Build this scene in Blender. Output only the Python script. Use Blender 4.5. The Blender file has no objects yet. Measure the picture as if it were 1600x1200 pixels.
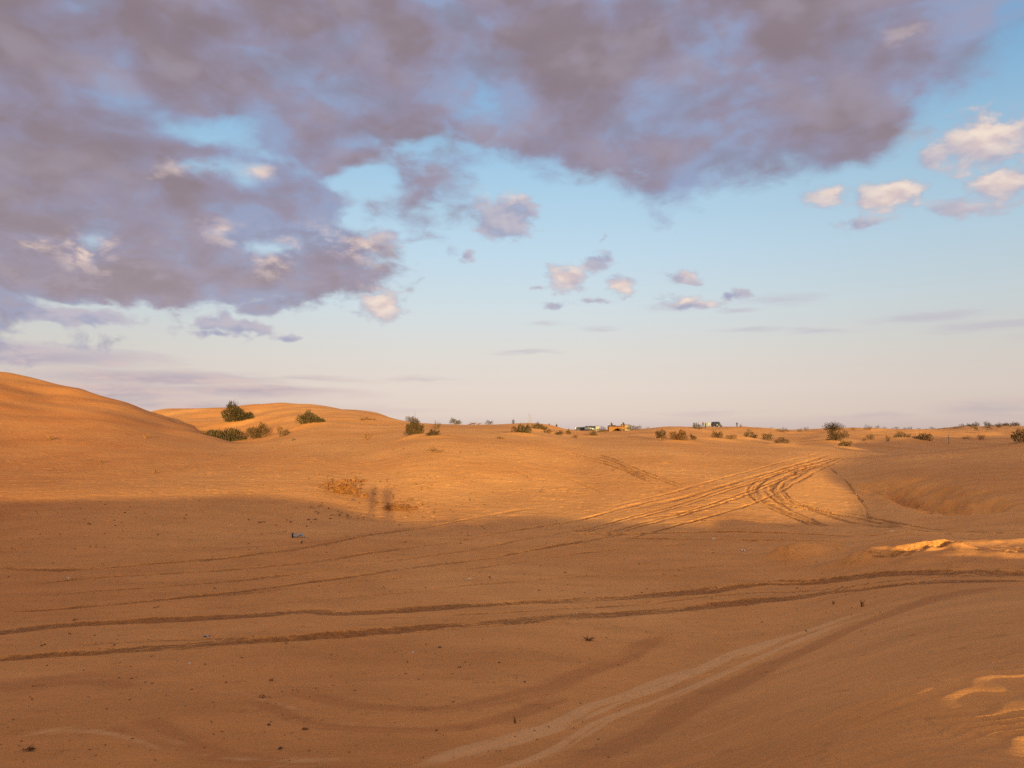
import bpy, bmesh, math, random
import numpy as np
from math import radians, sin, cos, tan, pi
from mathutils import Vector, Matrix, Euler

random.seed(7)
rng = np.random.default_rng(7)
SC = bpy.context.scene
COL = SC.collection

# ------------------------------------------------------------------ camera
EYE = 4.2                      # height of the lens above the sand flat
F = 1200.0                     # focal length in photograph pixels (1600 x 1200)
HORIZON = 671.0
PITCH = math.atan((HORIZON - 600.0) / F)
cam = bpy.data.cameras.new("camera")
cam.sensor_width = 36.0
cam.lens = 36.0 * F / 1600.0
cam.clip_start = 0.05
cam.clip_end = 40000.0
cam_ob = bpy.data.objects.new("camera", cam)
COL.objects.link(cam_ob)
cam_ob.location = (0, 0, EYE)
cam_ob.rotation_euler = (radians(90) + PITCH, 0, 0)
SC.camera = cam_ob

# ------------------------------------------------------------------ exposure, sun
EXPO = 1.55
SC.view_settings.view_transform = 'Standard'
SC.view_settings.look = 'None'
SC.view_settings.exposure = EXPO
SC.view_settings.gamma = 1.0
SUN_EL, SUN_AZ = 4.1, 170.4    # degrees; azimuth clockwise from +Y, so behind the camera
sun = bpy.data.lights.new("sun", 'SUN')
sun.energy = 3.3
sun.angle = radians(0.55)
sun.color = (1.0, 0.80, 0.33)
sun_ob = bpy.data.objects.new("sun", sun)
COL.objects.link(sun_ob)
d_sun = Vector((sin(radians(SUN_AZ)) * cos(radians(SUN_EL)), cos(radians(SUN_AZ)) * cos(radians(SUN_EL)), sin(radians(SUN_EL))))
sun_ob.rotation_euler = d_sun.to_track_quat('Z', 'Y').to_euler()
sun_ob.location = (10, -60, 30)
SC.cycles.max_bounces = 5
SC.cycles.use_denoising = False
SC.cycles.sample_clamp_direct = 4.0
SC.cycles.sample_clamp_indirect = 1.5
SC.cycles.diffuse_bounces = 2
SC.cycles.transparent_max_bounces = 16

def s2l(rgb):                  # sRGB 0-255 -> linear
    out = []
    for c in rgb:
        c /= 255.0
        out.append(c / 12.92 if c <= 0.04045 else ((c + 0.055) / 1.055) ** 2.4)
    return out

# ------------------------------------------------------------------ node helpers
class G:
    """thin wrapper: builds math nodes from calls"""
    def __init__(s, nt):
        s.nt = nt
    def node(s, t, **kw):
        n = s.nt.nodes.new(t)
        for k, v in kw.items():
            setattr(n, k, v)
        return n
    def put(s, sock, v):
        if hasattr(v, 'links') and hasattr(v, 'is_output'):
            s.nt.links.new(v, sock)
        else:
            if isinstance(v, (tuple, list)) and len(v) == 3 and sock.type == 'RGBA':
                v = (*v, 1.0)
            sock.default_value = v
    def m(s, op, a, b=0.0, c=0.0, clamp=False):
        n = s.node('ShaderNodeMath', operation=op, use_clamp=clamp)
        s.put(n.inputs[0], a); s.put(n.inputs[1], b); s.put(n.inputs[2], c)
        return n.outputs[0]
    def v(s, op, a, b=(0, 0, 0), c=(0, 0, 0)):
        n = s.node('ShaderNodeVectorMath', operation=op)
        s.put(n.inputs[0], a)
        if op == 'SCALE':
            s.put(n.inputs['Scale'], b)
        else:
            s.put(n.inputs[1], b)
            if op == 'MULTIPLY_ADD':
                s.put(n.inputs[2], c)
        return n.outputs['Value'] if op in ('LENGTH', 'DOT_PRODUCT', 'DISTANCE') else n.outputs[0]
    def xyz(s, x, y, z=0.0):
        n = s.node('ShaderNodeCombineXYZ')
        s.put(n.inputs[0], x); s.put(n.inputs[1], y); s.put(n.inputs[2], z)
        return n.outputs[0]
    def sep(s, a):
        n = s.node('ShaderNodeSeparateXYZ'); s.put(n.inputs[0], a)
        return n.outputs
    def noise(s, vec, scale, detail=5.0, rough=0.55, dist=0.0, lac=2.0, col=False):
        n = s.node('ShaderNodeTexNoise')
        n.inputs['Scale'].default_value = scale
        n.inputs['Detail'].default_value = detail
        n.inputs['Roughness'].default_value = rough
        n.inputs['Lacunarity'].default_value = lac
        n.inputs['Distortion'].default_value = dist
        s.put(n.inputs['Vector'], vec)
        return n.outputs['Color'] if col else n.outputs[0]
    def ramp(s, x, lo, hi, a=0.0, b=1.0, smooth=True):
        n = s.node('ShaderNodeMapRange', interpolation_type='SMOOTHSTEP' if smooth else 'LINEAR')
        s.put(n.inputs[0], x)
        for i, q in ((1, lo), (2, hi), (3, a), (4, b)):
            s.put(n.inputs[i], q)
        return n.outputs[0]
    def mix(s, f, a, b):
        n = s.node('ShaderNodeMix', data_type='RGBA')
        s.put(n.inputs[0], f); s.put(n.inputs[6], a); s.put(n.inputs[7], b)
        return n.outputs[2]
    def colramp(s, x, stops, interp='LINEAR'):
        n = s.node('ShaderNodeValToRGB')
        r = n.color_ramp; r.interpolation = interp
        while len(r.elements) < len(stops):
            r.elements.new(0.5)
        for e, (p, c) in zip(r.elements, stops):
            e.position = p; e.color = (*c, 1.0)
        s.put(n.inputs[0], x)
        return n.outputs[0]

# ------------------------------------------------------------------ sky
CP, SP = cos(PITCH), sin(PITCH)
def ray(px, py):               # photograph pixel -> direction in the world
    cx, cy = (px - 800.0) / F, (600.0 - py) / F
    return np.array([cx, CP - cy * SP, SP + cy * CP])
def azel(px, py):
    d = ray(px, py); d = d / np.linalg.norm(d)
    return math.atan2(d[0], d[1]), math.asin(d[2])

MASS = [  # big cloud bank: px, py, rx, ry, top value
    (100, 40, 460, 190, 1.0), (480, 60, 460, 200, 1.0), (880, 60, 460, 200, 1.0), (1230, 40, 330, 190, 1.0), (1400, 40, 190, 130, .95),
    (1100, 190, 290, 130, .9), (900, 190, 220, 105, .9), (520, 180, 220, 110, .9), (650, 250, 150, 110, .36), (130, 230, 340, 130, 1.0),
    (1080, 240, 150, 65, .7), (1260, 190, 200, 80, .8), (100, 340, 260, 120, .95), (300, 330, 220, 100, .95), (450, 320, 150, 95, .85), (490, 400, 150, 75, .95),
    (180, 422, 300, 64, .95), (30, 422, 200, 64, .95), (390, 425, 190, 62, .95), (440, 474, 66, 30, .8), (-60, 300, 260, 220, 1.0), (640, 310, 80, 60, .26),
    (800, -160, 1200, 260, 1.0), (1640, 10, 110, 30, .2)]
HOLES = [(320, 200, 90, 32, .45), (580, 275, 55, 40, .5), (90, 328, 75, 26, .5), (300, 262, 140, 24, .42), (370, 75, 80, 40, .35),
         (185, 150, 60, 28, .3), (745, 150, 70, 30, .15), (425, 380, 55, 20, .42), (140, 368, 50, 18, .38), (600, 225, 110, 20, .25), (160, 482, 120, 12, .5), (560, 330, 30, 30, .4), (60, 372, 40, 12, .35)]
PUFFS = [(790, 338, 66, 54, 1.), (764, 348, 40, 36, .8), (825, 330, 34, 26, .7), (597, 480, 50, 32, 1.), (560, 487, 30, 12, .6), (1295, 304, 42, 25, .95), (1390, 305, 62, 32, 1.), (1350, 348, 60, 16, .65), (1535, 222, 84, 48, 1.), (1470, 245, 50, 26, .75),
         (1560, 288, 58, 32, 1.), (1510, 322, 90, 18, .7), (885, 434, 46, 28, .95), (930, 412, 40, 20, .75), (970, 446, 34, 22, .95), (870, 478, 34, 9, .6), (1065, 432, 50, 17, .9),
         (1140, 460, 34, 12, .8), (1085, 474, 70, 14, .8), (375, 514, 54, 18, .9), (325, 508, 34, 19, .8), (448, 530, 26, 10, .8), (110, 494, 105, 17, .95), (335, 521, 42, 9, .7), (355, 500, 26, 24, .7),
         (727, 400, 20, 12, .7), (600, 372, 40, 22, .8), (940, 372, 8, 14, .5), (930, 470, 32, 9, .6), (1660, 230, 60, 50, 1.), (840, 448, 24, 8, .6), (1090, 440, 20, 8, .6), (945, 402, 20, 12, .6)]
STREAK = [(1215, 466, 90, 12, .6), (1450, 492, 110, 12, .85), (1570, 510, 110, 12, .85), (1275, 514, 60, 6, .7), (1150, 487, 34, 6, .7), (820, 545, 70, 6, .8), (1050, 480, 60, 9, .6), (940, 510, 45, 6, .5), (850, 502, 40, 5, .5),
          (80, 556, 180, 16, 1.), (-40, 545, 120, 16, .9), (240, 590, 240, 20, .95), (400, 612, 220, 14, .9), (120, 612, 280, 26, .9), (480, 590, 120, 8, .5), (660, 590, 90, 5, .5), (1370, 646, 90, 9, .6), (1180, 516, 60, 6, .6),
          (1560, 640, 120, 14, .7), (560, 640, 160, 10, .4), (300, 632, 300, 14, .7), (1100, 645, 120, 5, .4), (-200, 590, 200, 30, .9), (1750, 520, 120, 14, .8)]
LIT = [(133, 390, 34, 24), (425, 413, 26, 20), (345, 360, 24, 16), (555, 385, 52, 24), (500, 375, 60, 24), (788, 302, 40, 13), (597, 472, 44, 26), (1297, 300, 36, 22), (1392, 302, 58, 28), (1540, 208, 80, 34), (1565, 280, 44, 24),
       (882, 430, 36, 18), (970, 445, 30, 16), (1072, 428, 26, 12), (55, 380, 18, 10), (262, 265, 22, 10), (400, 268, 26, 9), (1027, 8, 22, 16), (1370, 60, 50, 10), (1085, 472, 40, 8)]

def build_world():
    w = bpy.data.worlds.new("World")
    SC.world = w
    w.use_nodes = True
    w.cycles.sampling_method = 'NONE'
    nt = w.node_tree
    nt.nodes.clear()
    g = G(nt)
    K = 1.0 / 2 ** EXPO
    C = lambda *rgb: tuple(c * K for c in s2l(rgb))
    tc = g.node('ShaderNodeTexCoord').outputs['Generated']
    dx, dy, dz = g.sep(tc)[0:3]
    az = g.m('ARCTAN2', dx, dy)
    el = g.m('ARCSINE', g.m('MINIMUM', g.m('MAXIMUM', dz, -1.0), 1.0))

    # clear sky: the physical sky, evened out towards the hazy evening colours
    sky = g.node('ShaderNodeTexSky', sky_type='NISHITA')
    sky.sun_disc = False
    sky.sun_elevation = radians(SUN_EL)
    sky.sun_rotation = radians(SUN_AZ)
    sky.air_density = 1.0; sky.dust_density = 0.6; sky.ozone_density = 2.0
    nish = g.v('SCALE', sky.outputs[0], 0.15)
    def st(py, *rgb): return (max(0.0, azel(800, py)[1]) / 0.9, C(*rgb))
    clear = g.colramp(g.m('DIVIDE', el, 0.9, clamp=True), [st(668, 209, 190, 184), (0.02, C(223, 205, 193)), st(610, 226, 212, 201), st(550, 219, 216, 210), st(480, 206, 219, 224), st(400, 190, 215, 231), st(300, 170, 205, 228),
                              st(180, 141, 188, 224), st(40, 112, 167, 216), (0.95, C(70, 120, 190))])
    side = g.ramp(g.m('ABSOLUTE', g.m('SUBTRACT', az, -0.02)), 0.05, 0.75, 1.03, 0.88)
    clear = g.v('SCALE', clear, side)
    front = g.ramp(dy, -0.6, 0.2)
    clear = g.mix(g.m('MULTIPLY_ADD', front, 0.8, 0.2), nish, clear)

    # ---- clouds: density fields over azimuth and elevation, broken up by noise
    nv = g.xyz(az, g.m('MULTIPLY', el, 1.7), 0.0)
    def field(dP, blobs, holes, warp_amp, nscale, namp, stretch=1.0, seed=0.0, wscale=7.0, det=8.0, rough=0.58, up=(0.0, 0.02)):
        """height of a cloud at the look direction shifted by dP"""
        q = g.v('ADD', nv, (dP[0], dP[1] * 1.7, seed))
        if stretch != 1.0:
            q = g.v('MULTIPLY', q, (1.0, stretch, 1.0))
        w1 = g.v('SUBTRACT', g.noise(q, wscale, 3.0, 0.6, col=True), (0.5, 0.5, 0.5))
        P = g.v('MULTIPLY_ADD', w1, (warp_amp, warp_amp * 0.6, 0.0), g.xyz(g.m('ADD', az, dP[0]), g.m('ADD', el, dP[1]), 0.0))
        acc = None
        for (px, py, rx, ry, top) in blobs:
            a, e = azel(px, py)
            sx, sy = F / rx, F / ry
            n = g.v('MULTIPLY_ADD', P, (sx, sy, 0.0), (-a * sx, -e * sy, 0.0))
            L = g.v('LENGTH', n)
            val = g.m('MULTIPLY_ADD', L, -top, top)
            acc = val if acc is None else g.m('SMOOTH_MAX', acc, val, 0.12)
        for (px, py, rx, ry, top) in holes:
            a, e = azel(px, py)
            sx, sy = F / rx, F / ry
            L = g.v('LENGTH', g.v('MULTIPLY_ADD', P, (sx, sy, 0.0), (-a * sx, -e * sy, 0.0)))
            acc = g.m('SUBTRACT', acc, g.m('MULTIPLY_ADD', L, -top, top, clamp=True))
        nz = g.m('SUBTRACT', g.noise(q, nscale, det, rough, 0.2), 0.5)
        n2 = g.m('SUBTRACT', g.noise(g.v('ADD', q, (up[0], up[1], 0.0)), nscale, 3.0, 0.5, 0.2), 0.5)
        n1 = g.m('SUBTRACT', g.noise(q, nscale, 3.0, 0.5, 0.2), 0.5)
        return g.m('MULTIPLY_ADD', nz, namp, acc), nz, g.m('MULTIPLY', g.m('SUBTRACT', n1, n2), namp)
    UP = (0.0, 0.012)
    lit_acc = None
    for (px, py, rx, ry) in LIT:
        a, e = azel(px, py); sx, sy = F / rx, F / ry
        wv = g.v('MULTIPLY_ADD', g.v('SUBTRACT', g.noise(nv, 26.0, 3.0, 0.6, col=True), (0.5, 0.5, 0.5)), (0.05, 0.04, 0), g.xyz(az, el, 0)) if lit_acc is None else wv
        L = g.v('LENGTH', g.v('MULTIPLY_ADD', wv, (sx, sy, 0.0), (-a * sx, -e * sy, 0.0)))
        val = g.m('MULTIPLY_ADD', L, -0.8, 1.15, clamp=True)
        lit_acc = val if lit_acc is None else g.m('MAXIMUM', lit_acc, val)

    colr = clear
    # streaks of thin cloud low over the horizon
    d, nz, _ = field((0, 0), STREAK, [], 0.05, 13.0, 1.3, 3.2, 5.0, 6.0)
    al = g.m('MULTIPLY', g.ramp(d, -0.05, 0.8), g.ramp(az, -0.5, 0.1, 0.85, 0.62))
    sc = g.mix(g.ramp(nz, -0.12, 0.14), C(178, 164, 178), C(214, 190, 186))
    sc = g.mix(g.ramp(el, 0.05, 0.12), sc, C(192, 186, 198))
    colr = g.mix(al, colr, sc)
    # small cumulus
    d, nz, tp = field((0, 0), PUFFS, [], 0.04, 26.0, 1.75, 1.0, 2.0, 22.0, 8.0, 0.62, (0.006, 0.016))
    al = g.m('MULTIPLY', g.ramp(d, 0.08, 0.6), 0.92)
    top = g.ramp(tp, -0.35, 0.35)
    sh = g.mix(top, C(162, 165, 190), C(192, 184, 196))
    li = g.mix(top, C(218, 196, 194), C(247, 226, 209))
    colr = g.mix(al, colr, g.mix(g.m('MULTIPLY', lit_acc, g.ramp(d, 0.1, 0.6)), sh, li))
    # the great bank: smooth and heavy overhead, lumpy and broken towards the horizon
    low = g.ramp(el, 0.33, 0.14)
    d, nz, tp = field((0, 0), MASS, HOLES, 0.11, 7.5, 0.9, 1.0, 0.0, 7.0, 7.0, 0.52, (0.006, 0.05))
    fine = g.m('SUBTRACT', g.noise(nv, 21.0, 7.0, 0.6, 0.3), 0.5)
    fin2 = g.m('SUBTRACT', g.noise(g.v('ADD', nv, (0.004, 0.016, 0.0)), 21.0, 4.0, 0.6, 0.3), 0.5)
    soft = g.noise(g.v('ADD', nv, (3.3, 1.7, 0.0)), 5.5, 3.0, 0.5, 0.4)
    d = g.m('MULTIPLY_ADD', g.m('SUBTRACT', soft, 0.5), 0.35, d)
    dd = g.m('MULTIPLY_ADD', fine, g.m('MULTIPLY_ADD', low, 0.8, 0.55), d)
    al = g.m('MULTIPLY', g.ramp(dd, 0.0, 0.42), 0.97)
    thick = g.ramp(g.m('MULTIPLY_ADD', dd, 0.42, g.m('MULTIPLY_ADD', fine, 0.16, soft)), 0.52, 0.98)
    tp = g.m('MULTIPLY_ADD', g.m('SUBTRACT', fine, fin2), g.m('MULTIPLY_ADD', low, 1.0, 0.12), g.m('MULTIPLY', tp, g.m('MULTIPLY_ADD', low, -0.4, 1.0)))
    top = g.ramp(tp, -0.24, 0.26)
    body = g.mix(g.ramp(thick, 0.0, 0.5), C(148, 160, 192), C(149, 141, 163))
    body = g.mix(g.ramp(thick, 0.4, 1.0), body, C(143, 126, 133))
    body = g.mix(g.m('MULTIPLY', g.ramp(top, 0.45, 0.0), 0.45), body, C(134, 116, 122))
    body = g.mix(g.m('MULTIPLY', g.ramp(top, 0.45, 1.0), 0.45), body, C(168, 158, 174))
    body = g.mix(g.m('MULTIPLY', low, 0.32), body, C(182, 168, 176))
    body = g.mix(g.m('MULTIPLY', g.m('MULTIPLY', lit_acc, g.ramp(top, 0.25, 0.9)), g.ramp(dd, 1.2, 0.3, 0.4, 0.95)), body, C(240, 214, 200))
    colr = g.mix(al, colr, body)
    # elsewhere round the sky: unseen broken cloud, brightened behind the lens to lift shade
    far = g.m('MULTIPLY', g.ramp(g.m('ABSOLUTE', az), 0.8, 1.3), g.ramp(el, 0.15, 0.4))
    far = g.m('MAXIMUM', far, g.ramp(el, 0.62, 0.8))
    gen = g.noise(tc, 3.0, 6.0, 0.6)
    colr = g.mix(g.m('MULTIPLY', far, g.ramp(gen, 0.42, 0.58)), colr, g.v('SCALE', g.mix(g.ramp(dy, 0.3, -0.5), C(196, 182, 184), C(250, 214, 182)), g.ramp(dy, 0.3, -0.6, 1.0, 1.75)))
    colr = g.mix(g.ramp(el, 0.0, -0.03), colr, C(150, 105, 80))

    bg = g.node('ShaderNodeBackground')
    bg.inputs['Strength'].default_value = 1.0
    nt.links.new(colr, bg.inputs['Color'])
    out = g.node('ShaderNodeOutputWorld')
    nt.links.new(bg.outputs[0], out.inputs['Surface'])
build_world()

# ------------------------------------------------------------------ terrain
def z_of(px, py, d):
    r = ray(px, py)
    return r[2] / r[1] * d
CTRL = []                      # x, y, z relative to the eye
def col(px, *pairs):
    for py, d in pairs:
        CTRL.append(((px - 800.0) / F * d * 1.0, d, z_of(px, py, d)))
near = [(1200, 6.9), (1120, 8.6), (1060, 10.6), (1000, 13.2), (950, 16.5), (900, 20.5)]
col(-150, (1200, 6.5), (1030, 11.5), (940, 16.5), (870, 22), (800, 29), (745, 40), (690, 55), (640, 72), (590, 94), (562, 110), (590, 130), (640, 170))
col(0, *near, (870, 23.5), (830, 28), (775, 34.5), (745, 42), (714, 53), (680, 66), (640, 80), (609, 93), (590, 103), (581, 113), (598, 126), (640, 165))
col(65, (594, 112), (614, 99), (684, 66), (776, 34.4))
col(130, *near, (870, 23.5), (830, 27.5), (776, 34.3), (747, 42), (718, 53), (687, 66), (656, 80), (631, 94), (616, 103), (608.5, 112), (630, 126), (650, 160))
col(200, (634, 110), (652, 121))
col(260, *near, (870, 23.5), (830, 27.5), (776, 34.5), (748, 42), (721, 53), (698, 66), (679, 80), (664, 93), (655, 102), (652.5, 107), (664, 115), (656, 130), (643, 147), (639.5, 156), (652, 190))
col(300, (668, 99), (676, 109), (662, 124), (638.5, 154))
col(340, (870, 23.5), (830, 28), (776, 35), (747, 42.5), (722, 53), (704, 66), (692, 80), (684, 91), (690, 99), (681, 108), (662, 122), (648, 137), (637.5, 152), (652, 188))
col(400, *near, (865, 24), (825, 29), (775, 36), (745, 43), (721, 53), (705, 65), (696, 75), (691, 82), (694, 90), (680, 101), (660, 118), (645, 134), (632, 150), (650, 186))
col(440, (631, 149))
col(490, (860, 24.5), (820, 30), (778, 36), (743, 43), (717, 52), (698, 64), (678, 80), (657, 103), (642, 128), (632.5, 146), (652, 180))
col(585, *near, (850, 25.5), (825, 29.5), (795, 35), (763, 41), (733, 48.5), (709, 57), (689, 71), (667, 93), (650, 120), (645.5, 133), (660, 165))
col(650, (840, 27), (815, 32), (760, 41), (722, 48.5), (698, 57), (682, 68), (670, 83), (661, 112), (668, 142))
col(780, *near, (870, 23.7), (840, 27), (810, 32.5), (760, 42), (720, 50), (690, 62), (675, 80), (663, 110), (668, 140))
col(860, (840, 27.5), (780, 38), (725, 50), (690, 66), (677, 88), (665, 125), (671, 160))
col(900, (820, 31), (780, 38), (730, 50), (700, 64), (685, 85), (675, 120), (677, 160), (674, 220))
col(950, (1200, 6.6), (1165, 7.6), (1120, 9.2), (1060, 11.2), (1000, 13.6), (950, 16.7), (900, 20.7), (838, 28), (820, 31), (780, 37.5), (730, 50), (700, 65), (685, 88), (677, 115), (678.5, 160), (675.5, 200), (673, 300))
col(1050, (835, 28.5), (820, 31), (780, 38), (735, 49), (705, 63), (690, 80), (677, 110), (666, 150), (672, 220), (668.5, 330), (672, 450))
col(1110, (1200, 5.6), (1150, 6.9), (1105, 8.8), (1060, 11), (1000, 13.8), (950, 16.8), (900, 20.7), (835, 28.5), (825, 30.5), (780, 38), (735, 50), (710, 62), (695, 80), (686, 100), (675, 150), (668.5, 250), (672, 400))
col(1160, (735, 50), (710, 64), (697, 82), (690, 100), (686, 120), (685, 145), (667, 230), (674, 350))
col(1250, (1200, 4.9), (1120, 6.3), (1070, 8.3), (1030, 10.5), (990, 13.2), (950, 16.2), (900, 20.3), (865, 23.7), (830, 29.5), (800, 35), (760, 42.5), (730, 53), (710, 66), (695, 95), (688, 120), (680, 180), (675, 300))
col(1300, (830, 29.5), (790, 37), (750, 47), (728, 57), (712, 68), (700, 82), (690, 105), (680, 150), (669.5, 260), (675, 400))
col(1360, (840, 26.5), (825, 30), (790, 37), (755, 44), (725, 55), (711, 67), (700, 90), (690, 115), (680, 160), (671, 300), (675, 500))
col(1400, (1200, 4.4), (1100, 5.8), (1030, 7.9), (980, 10.5), (950, 13), (920, 15.5), (895, 17.8), (870, 19.7), (845, 22.9), (825, 28), (790, 35.5), (755, 42), (725, 52), (710, 64))
col(1440, (825, 29), (790, 34.5), (755, 41), (725, 50), (707, 62), (710, 69), (703, 90), (690, 140), (680, 190), (671.5, 330), (674, 500))
col(1500, (825, 28.5), (790, 33), (750, 40), (720, 50), (701, 62), (706, 70), (698, 110), (685, 170), (676, 300), (668, 550), (673, 900))
col(1600, (1200, 4.0), (1100, 5.2), (1030, 6.6), (980, 8.3), (945, 10.7), (920, 13.2), (905, 15.4), (890, 17), (870, 19.2), (845, 22.5), (825, 27), (790, 32), (750, 38.5), (715, 49), (687, 62), (702, 76), (693, 130), (684, 190), (675, 350), (665.5, 700), (672, 1200))
col(1760, (1030, 6), (920, 12), (880, 18), (825, 27), (760, 36), (700, 48), (655, 60), (672, 85), (680, 200), (664, 700))
for px in range(-300, 2001, 250):
    col(px, (672.2, 1400), (672.0, 3500))
HC = [(-60, -1.6), (-40, -1.0), (-25, -.8), (-17, -.66), (-10, -.5), (-5, -.47), (-2.9, -.65), (-1.1, -1.1), (0, -1.58), (2, -1.64), (4.3, -1.77), (8, -1.8), (11, -1.9), (13, -2.1), (17.5, -2.1), (20.6, -1.65), (23.5, -1.06), (29, .9), (36, 1.7), (44, 2.4), (50, 3.1), (57, 4.3), (70, 6)]
for x, h in HC:
    CTRL.append((x, -0.6, h))
for x, h in HC[::3]:
    CTRL.append((x, -9.0, h - 1.4)); CTRL.append((x * 1.5, -30.0, -3.2)); CTRL.append((x * 4, -110.0, -4.0))
for x, h in ((0, -1.58), (2, -1.62), (-1.1, -1.15), (4.3, -1.80)):
    CTRL.append((x, -2.2, h - 0.25))
CTRL += [(12, 8, -2.68), (15, 8, -2.62), (18, 8, -2.3), (9.5, 6.5, -2.4), (3.8, 3.8, -1.825), (3.0, 4.2, -1.80), (5.0, 3.0, -1.87), (4.5, 1.5, -1.80),
         (-3.2, 3.2, -2.1), (0.0, 1.4, -1.72), (1.6, 2.4, -1.74), (-1.2, 2.4, -2.0), (2.6, 1.4, -1.73), (0.6, 3.8, -2.25), (-1.5, 4.4, -2.55),
         (-14, 8, -2.6), (-22, 14, -3.0), (-45, 20, -1.5), (38, 22, 0.3), (26, 14, -1.6), (60, 30, 2.5)]
for a in range(60, 301, 30):
    for r in (600, 2500):
        CTRL.append((r * sin(radians(a)), r * cos(radians(a)), -4.0))
CTRL = np.array(CTRL)

def warp(x, y):
    r = np.sqrt(x * x + y * y) + 1e-9
    k = np.log1p(r / 2.0) / r
    return x * k, y * k, r
def rbf_fit():
    u, v, r = warp(CTRL[:, 0], CTRL[:, 1])
    val = CTRL[:, 2] / (r + 4.0)
    d2 = (u[:, None] - u) ** 2 + (v[:, None] - v) ** 2
    K = np.where(d2 > 0, 0.5 * d2 * np.log(d2 + 1e-12), 0.0)
    n = len(u)
    K += np.eye(n) * 2e-4
    Pm = np.stack([np.ones(n), u, v], 1)
    A = np.block([[K, Pm], [Pm.T, np.zeros((3, 3))]])
    s = np.linalg.solve(A, np.concatenate([val, np.zeros(3)]))
    return u, v, s[:n], s[n:]
RU, RV, RW, RA = rbf_fit()

def rbf(x, y):
    u, v, r = warp(x, y)
    out = RA[0] + RA[1] * u + RA[2] * v
    out = out.astype(np.float64)
    for i in range(0, len(u), 20000):
        uu, vv = u[i:i + 20000].astype(np.float32), v[i:i + 20000].astype(np.float32)
        d2 = (uu[:, None] - RU.astype(np.float32)) ** 2 + (vv[:, None] - RV.astype(np.float32)) ** 2
        out[i:i + 20000] += (0.5 * d2 * np.log(d2 + 1e-12)) @ RW.astype(np.float32)
    return out * (r + 4.0)

PERM = rng.permutation(256)
PERM = np.concatenate([PERM, PERM, PERM])
GA = rng.random(256) * 2 * pi
GX, GY = np.cos(GA), np.sin(GA)
def perlin(x, y):
    xi = np.floor(x).astype(np.int64); yi = np.floor(y).astype(np.int64)
    xf = x - xi; yf = y - yi
    def gr(ix, iy, fx, fy):
        h = PERM[(PERM[ix & 255] + iy) & 255]
        return GX[h] * fx + GY[h] * fy
    u = xf ** 3 * (xf * (xf * 6 - 15) + 10); v = yf ** 3 * (yf * (yf * 6 - 15) + 10)
    a = gr(xi, yi, xf, yf); b = gr(xi + 1, yi, xf - 1, yf)
    c = gr(xi, yi + 1, xf, yf - 1); d = gr(xi + 1, yi + 1, xf - 1, yf - 1)
    return (a + u * (b - a) + v * ((c + u * (d - c)) - (a + u * (b - a)))) * 1.4
def sst(x, a, b):
    t = np.clip((x - a) / (b - a), 0, 1)
    return t * t * (3 - 2 * t)

def undulate(x, y):            # broad natural relief on top of the dune shapes
    r = np.sqrt(x * x + y * y)
    front = sst(y, 3, 14)
    z = 0.05 * front * perlin(x / 7.0 + 3, y / 7.0) + 0.006 * front * perlin(x / 1.3, y / 1.3 + 9)
    z += 0.45 * sst(r, 75, 170) * perlin(x / 16.0, y / 16.0 + 40) + 0.25 * sst(r, 70, 120) * perlin(x / 6.0 + 11, y / 6.0)
    z += 0.55 * sst(x / (np.abs(y) + 1), 0.33, 0.45) * sst(y, 90, 150) * perlin(x / 13.0 + 70, y / 22.0 + 9)
    z += 1.3 * sst(r, 220, 600) * perlin(x / 60.0 + 5, y / 60.0)
    return z

# grid: fine inside the photographed sector, coarse all the way round
def build_grid():
    th = [radians(a) for a in np.concatenate([np.arange(-180, -42, 2.0), np.arange(-42, 42, 0.062), np.arange(42, 180, 2.0)])]
    rr = [0.35]
    while rr[-1] < 5000:
        r = rr[-1]
        step = 1.03 if r < 3 else 1.0042 if r < 24 else 1.0024 if r < 62 else 1.0045 if r < 80 else 1.008 if r < 350 else 1.03
        rr.append(r * step)
    return np.array(th), np.array(rr)
TH, RR = build_grid()
TT, RG = np.meshgrid(TH, RR)   # rows = radius
GXX, GYY = (np.sin(TT) * RG).ravel(), (np.cos(TT) * RG).ravel()

def base_grid():               # evaluate the smooth surface on a thinned grid and refine it
    ci = np.unique(np.concatenate([np.arange(0, len(TH), 8), np.where((np.diff(TH, prepend=TH[0] - 1) > radians(1)))[0], [len(TH) - 1]]))
    ri = np.unique(np.concatenate([np.arange(0, len(RR), 4), [len(RR) - 1]]))
    t2, r2 = np.meshgrid(TH[ci], RR[ri])
    zz = rbf((np.sin(t2) * r2).ravel(), (np.cos(t2) * r2).ravel()).reshape(t2.shape)
    zz = zz / (r2 + 4.0)
    def up(a, xs, xn):         # cubic Hermite along axis 0
        k = np.clip(np.searchsorted(xs, xn, 'right') - 1, 0, len(xs) - 2)
        h = (xs[k + 1] - xs[k])[:, None]; t = ((xn - xs[k])[:, None]) / h
        g = np.gradient(a, xs, axis=0)
        return (2 * t**3 - 3 * t**2 + 1) * a[k] + (t**3 - 2 * t**2 + t) * h * g[k] + (-2 * t**3 + 3 * t**2) * a[k + 1] + (t**3 - t**2) * h * g[k + 1]
    zz = up(zz, np.log(RR[ri]), np.log(RR))
    zz = up(zz.T.copy(), TH[ci], TH).T
    return (zz * (RG + 4.0)).ravel()
ZG = base_grid() + undulate(GXX, GYY)

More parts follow.
